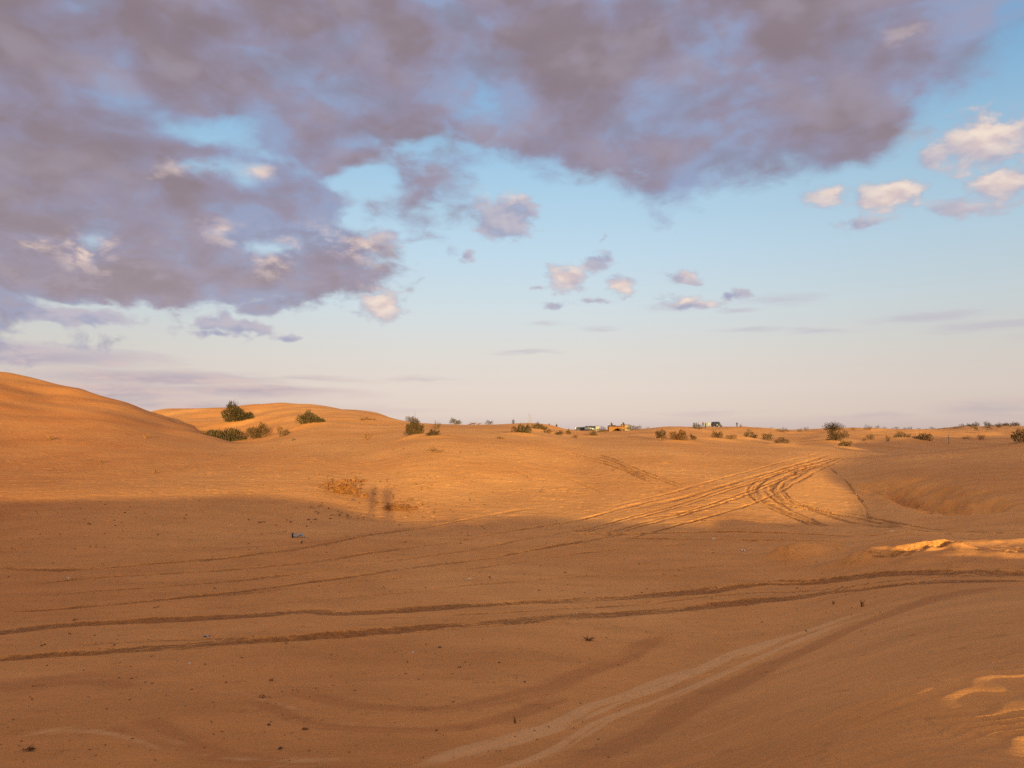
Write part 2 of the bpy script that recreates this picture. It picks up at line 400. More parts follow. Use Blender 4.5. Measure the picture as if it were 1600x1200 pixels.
def ground(x, y):              # height (relative to the eye) of the sand at points
    x = np.atleast_1d(np.asarray(x, float)); y = np.atleast_1d(np.asarray(y, float))
    return rbf(x, y) + undulate(x, y)
def hits(pts, dmin=3.0, dmax=2500.0):   # photograph pixels -> points on the sand
    out = []
    n = 700
    for px, py in pts:
        r = ray(px, py)
        t = np.exp(np.linspace(math.log(dmin), math.log(dmax), n))
        x, y, z = r[0] / r[1] * t, t, r[2] / r[1] * t
        g = ground(x, y)
        below = np.where(z < g)[0]
        if len(below) == 0:
            k = int(np.argmin(np.abs((z - g) / t)[t < 900]))
            out.append((x[k], y[k], g[k])); continue
        k = below[0]
        if k == 0:
            out.append((x[0], y[0], g[0])); continue
        f0, f1 = z[k - 1] - g[k - 1], z[k] - g[k]
        f = f0 / (f0 - f1 + 1e-9)
        tt = t[k - 1] + f * (t[k] - t[k - 1])
        out.append((r[0] / r[1] * tt, tt, r[2] / r[1] * tt))
    return np.array(out)


# ------------------------------------------------------------------ tracks, berms, ripples, streaks on the sand
DIM_RED = np.zeros(len(GXX)); CHURN_SHADE = np.zeros(len(GXX)); PALE = np.zeros(len(GXX)); DAMP_SHADE = np.zeros(len(GXX))
def spline(p, n=6):
    p = np.asarray(p, float)[:, :2]
    q = np.concatenate([[2 * p[0] - p[1]], p, [2 * p[-1] - p[-2]]])
    out = []
    for i in range(1, len(q) - 2):
        for t in np.arange(n) / n:
            out.append(0.5 * (2 * q[i] + (q[i + 1] - q[i - 1]) * t + (2 * q[i - 1] - 5 * q[i] + 4 * q[i + 1] - q[i + 2]) * t * t + (3 * q[i] - q[i - 1] - 3 * q[i + 1] + q[i + 2]) * t**3))
    out.append(p[-1])
    return np.array(out)
def near_line(line, reach):
    """indices of ground vertices within reach of a polyline, with signed offset and arc length"""
    lo, hi = line.min(0) - reach, line.max(0) + reach
    ids = np.where((GXX > lo[0]) & (GXX < hi[0]) & (GYY > lo[1]) & (GYY < hi[1]))[0]
    best = np.full(len(ids), 1e9); off = np.zeros(len(ids)); arc = np.zeros(len(ids)); tt = np.zeros(len(ids))
    s0 = 0.0
    tot = np.linalg.norm(np.diff(line, axis=0), axis=1).sum()
    for a, b in zip(line[:-1], line[1:]):
        ab = b - a; L = np.linalg.norm(ab) + 1e-9
        sel = np.where((GXX[ids] > min(a[0], b[0]) - reach) & (GXX[ids] < max(a[0], b[0]) + reach) & (GYY[ids] > min(a[1], b[1]) - reach) & (GYY[ids] < max(a[1], b[1]) + reach))[0]
        px, py = GXX[ids[sel]] - a[0], GYY[ids[sel]] - a[1]
        t = np.clip((px * ab[0] + py * ab[1]) / L**2, 0, 1)
        ex, ey = px - t * ab[0], py - t * ab[1]
        d = np.sqrt(ex * ex + ey * ey)
        upd = d < best[sel]
        k = sel[upd]
        best[k] = d[upd]; off[k] = np.sign(ab[0] * ey - ab[1] * ex)[upd] * d[upd]; arc[k] = s0 + t[upd] * L; tt[k] = arc[k] / tot
        s0 += L
    ok = best < reach
    return ids[ok], off[ok], arc[ok], tt[ok]
def ends(tt, a=0.06):
    return sst(tt, 0, a) * sst(1 - tt, 0, a)
def rut(pix, width, depth, rim=0.4, churn_shade=0.7, pair=None, seed=0.0, fade=0.06, wob=0.03):
    line0 = spline(hits(pix))
    lines = [line0]
    if pair:
        dl = np.gradient(line0, axis=0); nrm = np.stack([-dl[:, 1], dl[:, 0]], 1); nrm /= np.linalg.norm(nrm, axis=1)[:, None]
        lines.append(line0 + nrm * pair)
    for j, line in enumerate(lines):
        ids, off, arc, tt = near_line(line, width * 2.2 + 0.15)
        off = off + wob * 2 * perlin(arc / 1.7 + seed + j * 7, arc * 0 + seed) + wob * perlin(arc / 0.4 + seed, arc * 0 + 3.3)
        u = np.abs(off) / (width * 0.5 * np.clip(1 + 0.55 * perlin(arc / 2.4 + seed * 5 + j, arc * 0 + 6.1), 0.55, 1.6))
        mod = (0.65 + 0.7 * perlin(arc / 2.3 + seed * 3 + j * 5, arc * 0 + 1.7)) * ends(tt, fade)
        mod = np.clip(mod, 0, 2)
        rough = 1 + 0.5 * perlin(GXX[ids] / 0.13, GYY[ids] / 0.13)
        ZG[ids] += depth * mod * (-np.exp(-u**4) * rough + rim * np.exp(-((u - 1.5) / 0.45)**2) * (0.8 + 0.8 * perlin(arc / 0.5 + seed + off * 3, arc * 0 + 8.1)))
        CHURN_SHADE[ids] = np.maximum(CHURN_SHADE[ids], churn_shade * np.clip(mod * 0.6 + 0.4 * ends(tt, fade), 0, 1.1) * np.exp(-(u / 1.1)**6) * np.clip(0.8 + 0.7 * perlin(arc / 0.9 + seed, off / 0.07 + seed) + 0.5 * perlin(arc / 4.0 + seed + j, arc * 0 + 2.9), 0.1, 1.2))
def ridge(pix, width, height, seed=0.0, skew=0.5):
    line = spline(hits(pix))
    ids, off, arc, tt = near_line(line, width * 2.0)
    off = off + width * 0.25 * perlin(arc / 1.1 + seed, arc * 0 + seed)
    u = off / width
    prof = np.where(u > 0, np.exp(-(u / (1 - skew))**2), np.exp(-(u / skew)**2))
    lump = 0.8 + 0.45 * perlin(arc / 1.6 + seed, off / 0.9) + 0.12 * perlin(arc / 0.4 + seed, off / 0.3 + 4)
    ZG[ids] += height * prof * np.clip(lump, 0.1, 2) * ends(tt, 0.15)
    CHURN_SHADE[ids] = np.maximum(CHURN_SHADE[ids], 0.25 * prof)
def streak(arr, pix, width, amount, seed=0.0, fade=0.12, breakup=0.6, z=0.0):
    line = spline(hits(pix))
    ids, off, arc, tt = near_line(line, width * 1.6)
    off = off + width * 0.35 * perlin(arc / 2.1 + seed, off * 0.6 / width + seed)
    e = np.exp(-(off / (width * 0.55))**4) * ends(tt, fade)
    e = e * np.clip(1 + breakup * (perlin(arc / 1.6 + seed, off / (0.35 * width) + 2.2) * 1.6 - 0.15), 0, 1.3)
    arr[ids] = np.maximum(arr[ids], amount * e)
    ZG[ids] += z * e

def relief():
    up = [(-240, 1000), (-100, 994), (0, 988), (100, 977), (200, 971), (300, 967), (400, 961), (480, 955), (560, 957), (700, 948), (800, 942), (900, 937), (1000, 932), (1100, 923), (1200, 912), (1350, 902), (1500, 897), (1640, 897)]
    low = [(-240, 1046), (-100, 1036), (0, 1029), (100, 1022), (200, 1015), (300, 1007), (400, 1000), (500, 993), (600, 985), (720, 975), (800, 970), (900, 963), (1000, 957), (1100, 947), (1200, 937), (1300, 925), (1400, 914), (1500, 908), (1640, 906)]
    rut(up, 0.46, 0.06, 0.3, 1.0, seed=1.3, wob=0.05, fade=0.03)
    rut(low, 0.5, 0.06, 0.3, 1.0, seed=4.1, wob=0.05, fade=0.03)
    rut([(100, 1009), (250, 1000), (420, 996), (560, 985)], 0.2, 0.03, 0.3, 0.5, seed=2.2)
    rut([(60, 1020), (250, 1016), (420, 1004), (620, 990), (900, 968)], 0.12, 0.03, 0.3, 0.6, seed=2.9)
    rut([(500, 972), (800, 956), (1000, 944), (1200, 925), (1420, 905), (1640, 902)], 0.18, 0.03, 0.3, 0.55, seed=6.9)
    # sweeping old tracks on the left of the flat
    rut([(-30, 884), (120, 890), (250, 880), (400, 866), (500, 851), (640, 828), (760, 806), (830, 793)], 0.35, 0.05, 0.4, 0.70, seed=7.7)
    rut([(-30, 922), (120, 905), (300, 894), (500, 876), (700, 848), (850, 822), (930, 806), (1050, 775)], 0.3, 0.05, 0.4, 0.62, seed=8.8)
    rut([(-30, 956), (120, 949), (350, 927), (520, 905), (700, 880), (850, 856), (1000, 830)], 0.28, 0.05, 0.4, 0.78, seed=9.1)
    rut([(-30, 935), (200, 920), (400, 903), (600, 878), (800, 846), (960, 815)], 0.26, 0.035, 0.4, 0.54, seed=10.4)
    rut([(300, 935), (500, 914), (700, 892), (900, 865), (1100, 846)], 0.25, 0.03, 0.4, 0.46, seed=11.4)
    rut([(200, 960), (400, 945), (600, 928), (850, 905), (1100, 885), (1300, 872)], 0.22, 0.025, 0.4, 0.46, seed=12.4)
    # the beaten way climbing to the right
    for k, (dx, dy) in enumerate(((0, 0), (8, 2), (34, 5), (42, 7), (78, 11))):
        rut([(880 + dx, 838 + dy), (950 + dx, 818 + dy), (1030 + dx, 796 + dy), (1110 + dx, 771 + dy), (1190 + dx * .7, 746 + dy * .7), (1255 + dx * .4, 727 + dy * .4), (1310 + dx * .2, 713)], 0.2, 0.03, 0.15, 0.85, seed=13 + k, wob=0.04)
    # turning loops
    for k, dx in enumerate((0, 5, 15, 20)):
        rut([(1330 - dx, 724), (1285 - dx, 728), (1245 - dx, 745), (1225 - dx, 762), (1240 - dx, 783), (1290 - dx, 799), (1360, 814 + dx * .4), (1450, 825 + dx * .3), (1640, 831 + dx * .3)], 0.2, 0.04, 0.2, 0.8, seed=20 + k)
    for k, dx in enumerate((0, 5, 14)):
        rut([(1275 - dx, 729), (1215 - dx, 742), (1186 - dx, 758), (1183 - dx, 772), (1205 - dx, 789), (1250 - dx, 808), (1298 - dx, 826)], 0.2, 0.04, 0.2, 0.8, seed=24 + k)
    for k, dy in enumerate((0, 5)):
        rut([(1110, 772 + dy), (1230, 785 + dy), (1340, 804 + dy), (1420, 820 + dy), (1520, 831 + dy), (1640, 838 + dy)], 0.2, 0.045, 0.2, 1.0, seed=28 + k)
    rut([(1190, 765), (1215, 785), (1255, 806), (1300, 824)], 0.2, 0.04, 0.2, 1.0, seed=29)
    rut([(1290, 727), (1322, 752), (1350, 790), (1362, 816)], 0.2, 0.025, 0.4, 0.7, seed=30.5)
    for k, y0 in enumerate((806, 816, 798, 789, 780)):
        rut([(1000 + 20 * k, y0 + 4), (1100 + 15 * k, y0 - 4), (1180 + 12 * k, y0), (1240 + 10 * k, y0 + 8)], 0.2, 0.02, 0.4, 0.6, seed=31 + k)
    # lines on the far sunlit slope
    for q in (0, 4):
        rut([(880, 702 + q), (950, 722 + q), (1022, 753 + q)], 0.3, 0.05, 0.4, 0.9, seed=33 + q, fade=0.15)
        rut([(930, 707 + q), (1000, 734 + q), (1078, 762 + q)], 0.3, 0.05, 0.4, 0.9, seed=34 + q, fade=0.15)
    rut([(860, 735), (900, 752), (950, 772)], 0.3, 0.04, 0.4, 0.5, seed=35, fade=0.2)
    rut([(810, 735), (830, 750), (850, 770)], 0.3, 0.04, 0.4, 0.4, seed=35.7, fade=0.2)
    rut([(900, 812), (1000, 792), (1120, 762), (1240, 727), (1300, 708)], 0.4, 0.04, 0.4, 0.6, seed=36, fade=0.15)
    rut([(870, 808), (990, 783), (1110, 752), (1230, 720), (1290, 705)], 0.25, 0.03, 0.4, 0.5, seed=36.6, fade=0.15)
    # cross lines where the flat meets the fan
    rut([(880, 834), (1000, 833), (1150, 831), (1300, 836), (1450, 833), (1640, 832)], 0.4, 0.08, 0.4, 0.9, seed=37)
    rut([(960, 840), (1150, 843), (1320, 845), (1640, 846)], 0.35, 0.06, 0.4, 0.7, seed=38)
    rut([(1200, 905), (1350, 897), (1500, 893), (1640, 893)], 0.3, 0.06, 0.4, 0.9, seed=39)
    # sand thrown up by wheels, catching the last sun
    ridge([(1225, 876), (1262, 867), (1292, 861), (1330, 857)], 1.3, 0.42, 1.1)
    ridge([(1320, 857), (1400, 850), (1480, 847), (1640, 846)], 0.9, 0.10, 2.1)
    ridge([(1312, 890), (1345, 877), (1375, 867), (1420, 861), (1470, 858), (1540, 862)], 1.25, 0.30, 3.1)
    ridge([(1390, 882), (1450, 873), (1500, 868), (1560, 866)], 0.9, 0.12, 4.1)
    ridge([(1470, 892), (1520, 881), (1570, 873), (1640, 868)], 0.9, 0.10, 5.1)
    ridge([(1480, 899), (1560, 896), (1660, 894)], 0.6, 0.12, 6.1)
    for k in range(7):          # the wheels' thin grooves over the thrown-up sand
        rut([(1330 + 25 * k, 884 - 4 * k), (1400 + 20 * k, 868 - 2 * k), (1480 + 18 * k, 862 - k), (1600 + 10 * k, 860 + 3 * k)], 0.16, 0.04, 0.3, 0.6, seed=50 + k)
    # crease in the shaded dune, and sand gathered round the plants
    ridge([(1370, 750), (1420, 766), (1480, 783), (1560, 802)], 2.8, -0.95, 8.1)
    for px, py, w in ((371, 661, 48), (485, 664, 46), (648, 683, 40), (679, 683, 30), (815, 680, 44), (842, 673, 34), (927, 683, 24), (1034, 688, 30), (1062, 691, 46), (1120, 687, 34), (1173, 687, 34), (1222, 696, 36), (1308, 692, 50), (1321, 701, 34), (1409, 689, 36), (1440, 691, 44)):
        p = hits([(px, py)])[0]; q = w / F * p[1]
        d2 = ((GXX - p[0]) / (q * .75)) ** 2 + ((GYY - p[1] - q * .15) / (q * .8)) ** 2
        ZG[:] += 0.10 * q * np.exp(-d2)
    # old footprints and dents
    sel = np.where((GYY > 20) & (GYY < 78) & (np.abs(GXX) < 0.72 * GYY))[0]
    x, y = GXX[sel], GYY[sel]
    dz = 0.012 * perlin(x / 0.55, y / 0.55) + 0.006 * perlin(x / 0.25, y / 0.25)
    for cs, prob, rad, dep in ((0.75, 0.30, 0.12, 0.024), (2.2, 0.3, 0.22, 0.022)):
        ix, iy = np.floor(x / cs).astype(np.int64), np.floor(y / cs).astype(np.int64)
        for oi in (-1, 0, 1):
            for oj in (-1, 0, 1):
                hsh = PERM[(PERM[(ix + oi) & 255] + iy + oj) & 255]; h2 = PERM[hsh + 17]; h3 = PERM[hsh + 71]
                cx = (ix + oi + h2 / 255.0) * cs; cy = (iy + oj + h3 / 255.0) * cs
                on = (PERM[hsh + 133] < prob * 255) * (0.4 + PERM[hsh + 200] / 255.0)
                r2 = (x - cx) ** 2 + (y - cy) ** 2
                dz += dep * on * (-np.exp(-r2 / rad**2) + 0.35 * np.exp(-((np.sqrt(r2) - rad * 1.7) / (rad * .5)) ** 2))
    ZG[sel] += dz * np.clip(1 - CHURN_SHADE[sel], 0.2, 1)
    # pale wind-blown tongues and darker damp bands in the foreground; painted crease shade beyond
    streak(PALE, [(600, 1230), (700, 1190), (830, 1150), (950, 1100), (1060, 1062), (1180, 1012), (1290, 977), (1385, 944)], 0.34, 1.0, 1.0, z=0.02)
    streak(PALE, [(700, 1225), (850, 1180), (960, 1122), (1080, 1076), (1180, 1032), (1290, 985), (1400, 950)], 0.26, 0.9, 2.0, z=0.02)
    streak(PALE, [(980, 1088), (1080, 1050), (1170, 1020), (1230, 994)], 0.35, 0.9, 3.0)
    streak(PALE, [(1070, 1160), (1130, 1140), (1190, 1112)], 0.05, 0.7, 4.0)
    streak(PALE, [(-20, 1150), (150, 1140), (330, 1180), (520, 1190), (700, 1180)], 0.4, 0.45, 5.0)
    streak(PALE, [(330, 1070), (450, 1105), (560, 1130), (700, 1130)], 0.25, 0.4, 6.0)
    streak(DAMP_SHADE, [(850, 1240), (960, 1170), (1050, 1120), (1130, 1078), (1230, 1028), (1330, 983), (1430, 945), (1520, 922), (1640, 912)], 0.55, 1.0, 7.0, breakup=0.25)
    streak(DAMP_SHADE, [(430, 1068), (540, 1098), (640, 1108), (740, 1103), (850, 1075), (960, 1030), (1060, 985)], 0.4, 0.83, 8.0, breakup=0.4)
    streak(DAMP_SHADE, [(380, 1090), (480, 1128), (580, 1139), (700, 1138), (800, 1118), (900, 1085)], 0.3, 0.90, 9.0, breakup=0.5)
    streak(DAMP_SHADE, [(200, 1120), (320, 1170), (430, 1200), (560, 1230)], 0.5, 0.75, 10.0, breakup=0.5)
    streak(DAMP_SHADE, [(-40, 1080), (120, 1060), (240, 1070)], 1.0, 0.75, 11.0)
    streak(DAMP_SHADE, [(1372, 751), (1420, 766), (1480, 782), (1560, 800)], 1.3, 0.7, 12.0, breakup=0.3, fade=0.3)  # shade of the crease painted as a dark band over its weak relief
    streak(DAMP_SHADE, [(300, 862), (430, 852), (560, 838), (680, 818)], 0.7, 0.60, 13.0)
    x, y = GXX, GYY
    DIM_RED[:] = sst(-x - 0.30 * y, -6, 14) * sst(y, 4, 20) * sst(130 - y, 0, 30) + 0.55 * sst(18 - y, 0, 14) * sst(y, 0, 3) * sst(6 - x, 0, 8)  # left dune's weak grazing light put into a redder tint; near-left sand tinted too
    # the shoulder of the near dune: a bench that lies almost along the sun's rays
    sx_, sy_ = .167, -.986
    box = np.where((GXX > 1.5) & (GXX < 7) & (GYY > 2) & (GYY < 8))[0]
    x, y = GXX[box], GYY[box]
    ss = (x - 3.41) * sx_ + (y - 5.23) * sy_; qq = (x - 3.41) * .986 + (y - 5.23) * .167
    line = ground(x - ss * sx_, y - ss * sy_)
    mk = sst(ss, -1.3, -0.5) * sst(2.4 - ss, 0, 1.0) * sst(qq, -1.3, -0.2) * sst(3.6 - qq, 0, 1.2)
    ZG[box] += mk * (line + 0.046 * ss - ground(x, y))
    # wind ripples: strongest on the near dune at the right
    x, y = GXX, GYY
    near = np.where((y > 0.5) & (y < 24) & (np.abs(x) < 20))[0]
    xn, yn = x[near], y[near]
    wx = 0.22 * perlin(xn / 1.1, yn / 0.8) + 0.09 * perlin(xn / 0.35 + 7, yn / 0.35)
    ph = (yn - 0.22 * xn + wx * 1.5) / 0.19
    f = ph - np.floor(ph)
    saw = np.where(f < 0.68, f / 0.68, (1 - f) / 0.32)
    saw = saw * saw * (3 - 2 * saw) - 0.5
    amp = np.clip(0.85 + 0.5 * perlin(xn / 0.9 + 20, yn / 0.5), 0.3, 1.3)
    dune = sst(xn - 0.32 * yn, 0.2, 1.6) * sst(9.0 - yn, 0, 4)
    ZG[near] += saw * amp * 0.017 * dune
    ZG[near] += saw * amp * 0.005 * (1 - dune) * sst(14 - yn, 0, 8)
relief()

def tag(o, label=None, cat=None, group=None, kind=None):
    for k, v in (('label', label), ('category', cat), ('group', group), ('kind', kind)):
        if v: o[k] = v
    return o

def sand_material():
    m = bpy.data.materials.new("sand"); m.use_nodes = True
    nt = m.node_tree; nt.nodes.clear(); g = G(nt)
    b = g.node('ShaderNodeBsdfPrincipled'); out = g.node('ShaderNodeOutputMaterial')
    nt.links.new(b.outputs[0], out.inputs[0])
    pos = g.node('ShaderNodeNewGeometry').outputs['Position']
    at = lambda n: g.node('ShaderNodeAttribute', attribute_name=n).outputs['Fac']
    churn_shade, pale, damp_shade, dim_red = at('churn_shade'), at('pale'), at('damp_shade'), at('dim_red')
    flat = g.v('MULTIPLY', pos, (1.0, 1.0, 0.3))
    big = g.noise(flat, 0.09, 4.0, 0.55)
    mid = g.noise(g.v('MULTIPLY', pos, (0.6, 1.5, 0.6)), 0.8, 6.0, 0.65)
    grain = g.noise(pos, 60.0, 3.0, 0.75)
    rip = g.noise(g.v('MULTIPLY', pos, (0.7, 6.0, 0.7)), 5.5, 5.0, 0.65, 0.6)
    speck = g.noise(pos, 7.0, 6.0, 0.72)
    clod = g.noise(g.v('ADD', pos, (31.0, 7.0, 2.0)), 2.6, 7.0, 0.7)
    c = g.mix(g.ramp(big, 0.35, 0.65), (0.62, 0.250, 0.070), (0.705, 0.305, 0.090))
    c = g.mix(g.m('MULTIPLY', dim_red, g.ramp(big, 0.3, 0.6, 0.9, 0.6)), c, (0.49, 0.168, 0.044))
    c = g.mix(g.ramp(mid, 0.3, 0.7), g.v('SCALE', c, 0.90), g.v('SCALE', c, 1.08))
    c = g.mix(g.m('MULTIPLY', g.ramp(rip, 0.32, 0.68), 0.40), c, g.v('SCALE', c, 0.78))
    c = g.mix(g.m('MULTIPLY', g.ramp(grain, 0.35, 0.7), 0.45), c, g.v('SCALE', c, 0.66))
    c = g.mix(g.m('MULTIPLY', g.ramp(speck, 0.64, 0.74), 0.45), c, (0.30, 0.12, 0.04))
    c = g.mix(g.m('MULTIPLY', g.ramp(clod, 0.66, 0.72), 0.45), c, (0.26, 0.10, 0.035))
    px_, py_, pz_ = g.sep(pos)[0:3]
    run = g.xyz(g.m('MULTIPLY', g.m('SUBTRACT', px_, py_), 4.2), g.m('MULTIPLY', g.m('ADD', px_, py_), 0.5), 0.0)
    lines = g.m('SUBTRACT', g.noise(run, 1.0, 6.0, 0.7), 0.5)
    pale = g.ramp(g.m('MULTIPLY_ADD', lines, 1.3, pale), 0.30, 0.75)
    damp_shade = g.ramp(g.m('MULTIPLY_ADD', lines, 0.9, damp_shade), 0.1, 0.9)
    churn_shade = g.ramp(g.m('MULTIPLY_ADD', g.m('SUBTRACT', g.noise(g.v('MULTIPLY', pos, (1.0, 3.0, 1.0)), 5.0, 6.0, 0.75), 0.5), 1.1, churn_shade), 0.22, 0.75)
    c = g.mix(g.m('MULTIPLY', damp_shade, 0.5), c, (0.38, 0.135, 0.040))
    c = g.mix(g.m('MULTIPLY', pale, 0.42), c, (0.76, 0.42, 0.18))
    c = g.mix(g.m('MULTIPLY', churn_shade, g.ramp(speck, 0.3, 0.7, 0.4, 0.85)), c, (0.25, 0.088, 0.027))  # dark rut tint: churned sand plus the ruts' self-shadow put into colour
    g.put(b.inputs['Base Color'], c)
    b.inputs['Roughness'].default_value = 0.95
    b.inputs['Specular IOR Level'].default_value = 0.1
    h = g.m('MULTIPLY_ADD', rip, 0.005, g.m('MULTIPLY', grain, 0.0025))
    h = g.m('MULTIPLY_ADD', speck, g.m('MULTIPLY_ADD', churn_shade, 0.07, 0.008), h)
    h = g.m('MULTIPLY_ADD', g.ramp(clod, 0.60, 0.72), -0.012, h)
    bp = g.node('ShaderNodeBump')
    bp.inputs['Strength'].default_value = 0.9; bp.inputs['Distance'].default_value = 1.0
    g.put(bp.inputs['Height'], h)
    nt.links.new(bp.outputs[0], b.inputs['Normal'])
    return m
M_SAND = sand_material()

def build_ground():
    nr, nc = RG.shape
    co = np.empty((nr * nc + 1, 3), np.float32)
    co[:-1, 0] = GXX; co[:-1, 1] = GYY; co[:-1, 2] = ZG + EYE
    co[-1] = (0, 0, ZG.reshape(nr, nc)[0].mean() + EYE)
    idx = np.arange(nr * nc).reshape(nr, nc)
    nxt = np.roll(idx, -1, axis=1)
    q = np.stack([idx[:-1], idx[1:], nxt[1:], nxt[:-1]], -1).reshape(-1, 4)
    tri = np.stack([np.full(nc, nr * nc), idx[0], nxt[0]], -1)
    me = bpy.data.meshes.new("ground")
    nl = q.size + tri.size
    me.vertices.add(len(co)); me.loops.add(nl); me.polygons.add(len(q) + len(tri))
    me.vertices.foreach_set('co', co.ravel())
    me.loops.foreach_set('vertex_index', np.concatenate([q.ravel(), tri.ravel()]).astype(np.int32))
    starts = np.concatenate([np.arange(len(q)) * 4, q.size + np.arange(len(tri)) * 3]).astype(np.int32)
    me.polygons.foreach_set('loop_start', starts)
    me.polygons.foreach_set('use_smooth', np.ones(len(starts), bool))
    me.update(calc_edges=True)
    me.validate()
    for nm, arr in (('dim_red', DIM_RED), ('churn_shade', CHURN_SHADE), ('pale', PALE), ('damp_shade', DAMP_SHADE)):
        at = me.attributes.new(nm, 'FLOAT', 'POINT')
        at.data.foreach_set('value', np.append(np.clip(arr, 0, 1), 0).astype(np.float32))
    me.materials.append(M_SAND)
    o = bpy.data.objects.new("ground", me); COL.objects.link(o)
    tag(o, 'orange desert sand of dunes and a rutted flat', 'ground', kind='structure')
    return o
GROUND = build_ground()

# ------------------------------------------------------------------ mesh helpers and simple materials
class MB:
    def __init__(s): s.v = []; s.f = []; s.mi = []
    def add(s, vs, fs, mi=0):
        o = len(s.v); s.v += [tuple(p) for p in vs]
        s.f += [tuple(i + o for i in f) for f in fs]; s.mi += [mi] * len(fs)
    def box(s, c, d, mi=0, taper=1.0, rz=0.0):
        x, y, z = (q / 2 for q in d); R = Matrix.Rotation(rz, 3, 'Z'); vs = []
        for k, t in ((-1, 1.0), (1, taper)):
            for a, b in ((-1, -1), (1, -1), (1, 1), (-1, 1)):
                vs.append(R @ Vector((a * x * t, b * y * t, k * z)) + Vector(c))
        s.add(vs, [(3, 2, 1, 0), (4, 5, 6, 7), (0, 1, 5, 4), (1, 2, 6, 5), (2, 3, 7, 6), (3, 0, 4, 7)], mi)
    def tube(s, pts, rad, n=5, mi=0):
        pts = [Vector(p) for p in pts]; rs = rad if isinstance(rad, (list, tuple)) else [rad] * len(pts)
        vs = []; fs = []
        for i, p in enumerate(pts):
            d = (pts[min(i + 1, len(pts) - 1)] - pts[max(i - 1, 0)]).normalized()
            a = d.cross(Vector((0.31, 0.2, 0.93)) if abs(d.z) < 0.9 else Vector((1, 0, 0))).normalized(); b = d.cross(a)
            vs += [p + (a * cos(2 * pi * k / n) + b * sin(2 * pi * k / n)) * rs[i] for k in range(n)]
        for i in range(len(pts) - 1):
            fs += [(i * n + k, i * n + (k + 1) % n, (i + 1) * n + (k + 1) % n, (i + 1) * n + k) for k in range(n)]
        fs += [tuple(range(n))[::-1], tuple(range((len(pts) - 1) * n, len(pts) * n))]
        s.add(vs, fs, mi)
    def lathe(s, prof, n, c=(0, 0, 0), axis='Z', mi=0):
        vs = []; fs = []
        for r, h in prof:
            for k in range(n):
                a = 2 * pi * k / n; p = (r * cos(a), r * sin(a), h)
                if axis == 'X': p = (h, r * cos(a), r * sin(a))
                vs.append((p[0] + c[0], p[1] + c[1], p[2] + c[2]))
        for i in range(len(prof) - 1):
            fs += [(i * n + k, i * n + (k + 1) % n, (i + 1) * n + (k + 1) % n, (i + 1) * n + k) for k in range(n)]
        fs += [tuple(range(n))[::-1], tuple(range((len(prof) - 1) * n, len(prof) * n))]
        s.add(vs, fs, mi)
    def build(s, name, mats, parent=None, smooth=False, bevel=0.0):
        me = bpy.data.meshes.new(name); me.from_pydata(s.v, [], s.f)
        for m in (mats if isinstance(mats, (list, tuple)) else [mats]): me.materials.append(m)
        me.polygons.foreach_set('material_index', s.mi)
        if smooth: me.polygons.foreach_set('use_smooth', [True] * len(s.f))
        me.update()
        o = bpy.data.objects.new(name, me); COL.objects.link(o)
        if parent is not None: o.parent = parent
        if bevel:
            b = o.modifiers.new('bevel', 'BEVEL'); b.width = bevel; b.segments = 2; b.limit_method = 'ANGLE'
        return o
def empty(name, loc, rz=0.0):
    o = bpy.data.objects.new(name, None); COL.objects.link(o); o.empty_display_size = 0.3
    o.location = loc; o.rotation_euler = (0, 0, rz)
    return o
def mat(name, colr, rough=0.7, var=0.15, scale=6.0, spec=0.3, island=None, metal=0.0, bump=0.0):
    m = bpy.data.materials.new(name); m.use_nodes = True
    nt = m.node_tree; nt.nodes.clear(); g = G(nt)
    b = g.node('ShaderNodeBsdfPrincipled'); out = g.node('ShaderNodeOutputMaterial'); nt.links.new(b.outputs[0], out.inputs[0])
    oc = g.node('ShaderNodeTexCoord').outputs['Object']
    nz = g.noise(oc, scale, 4.0, 0.6)
    c = g.mix(g.ramp(nz, 0.3, 0.7), tuple(q * (1 - var) for q in colr), tuple(min(1, q * (1 + var)) for q in colr))
    if island:
        r = g.node('ShaderNodeNewGeometry').outputs['Random Per Island']
        c = g.mix(g.ramp(r, 0.15, 0.95), c, island)
    g.put(b.inputs['Base Color'], c)
    b.inputs['Roughness'].default_value = rough; b.inputs['Specular IOR Level'].default_value = spec; b.inputs['Metallic'].default_value = metal
    if bump:
        bp = g.node('ShaderNodeBump'); bp.inputs['Strength'].default_value = bump; bp.inputs['Distance'].default_value = 0.02
        g.put(bp.inputs['Height'], nz); nt.links.new(bp.outputs[0], b.inputs['Normal'])
    return m
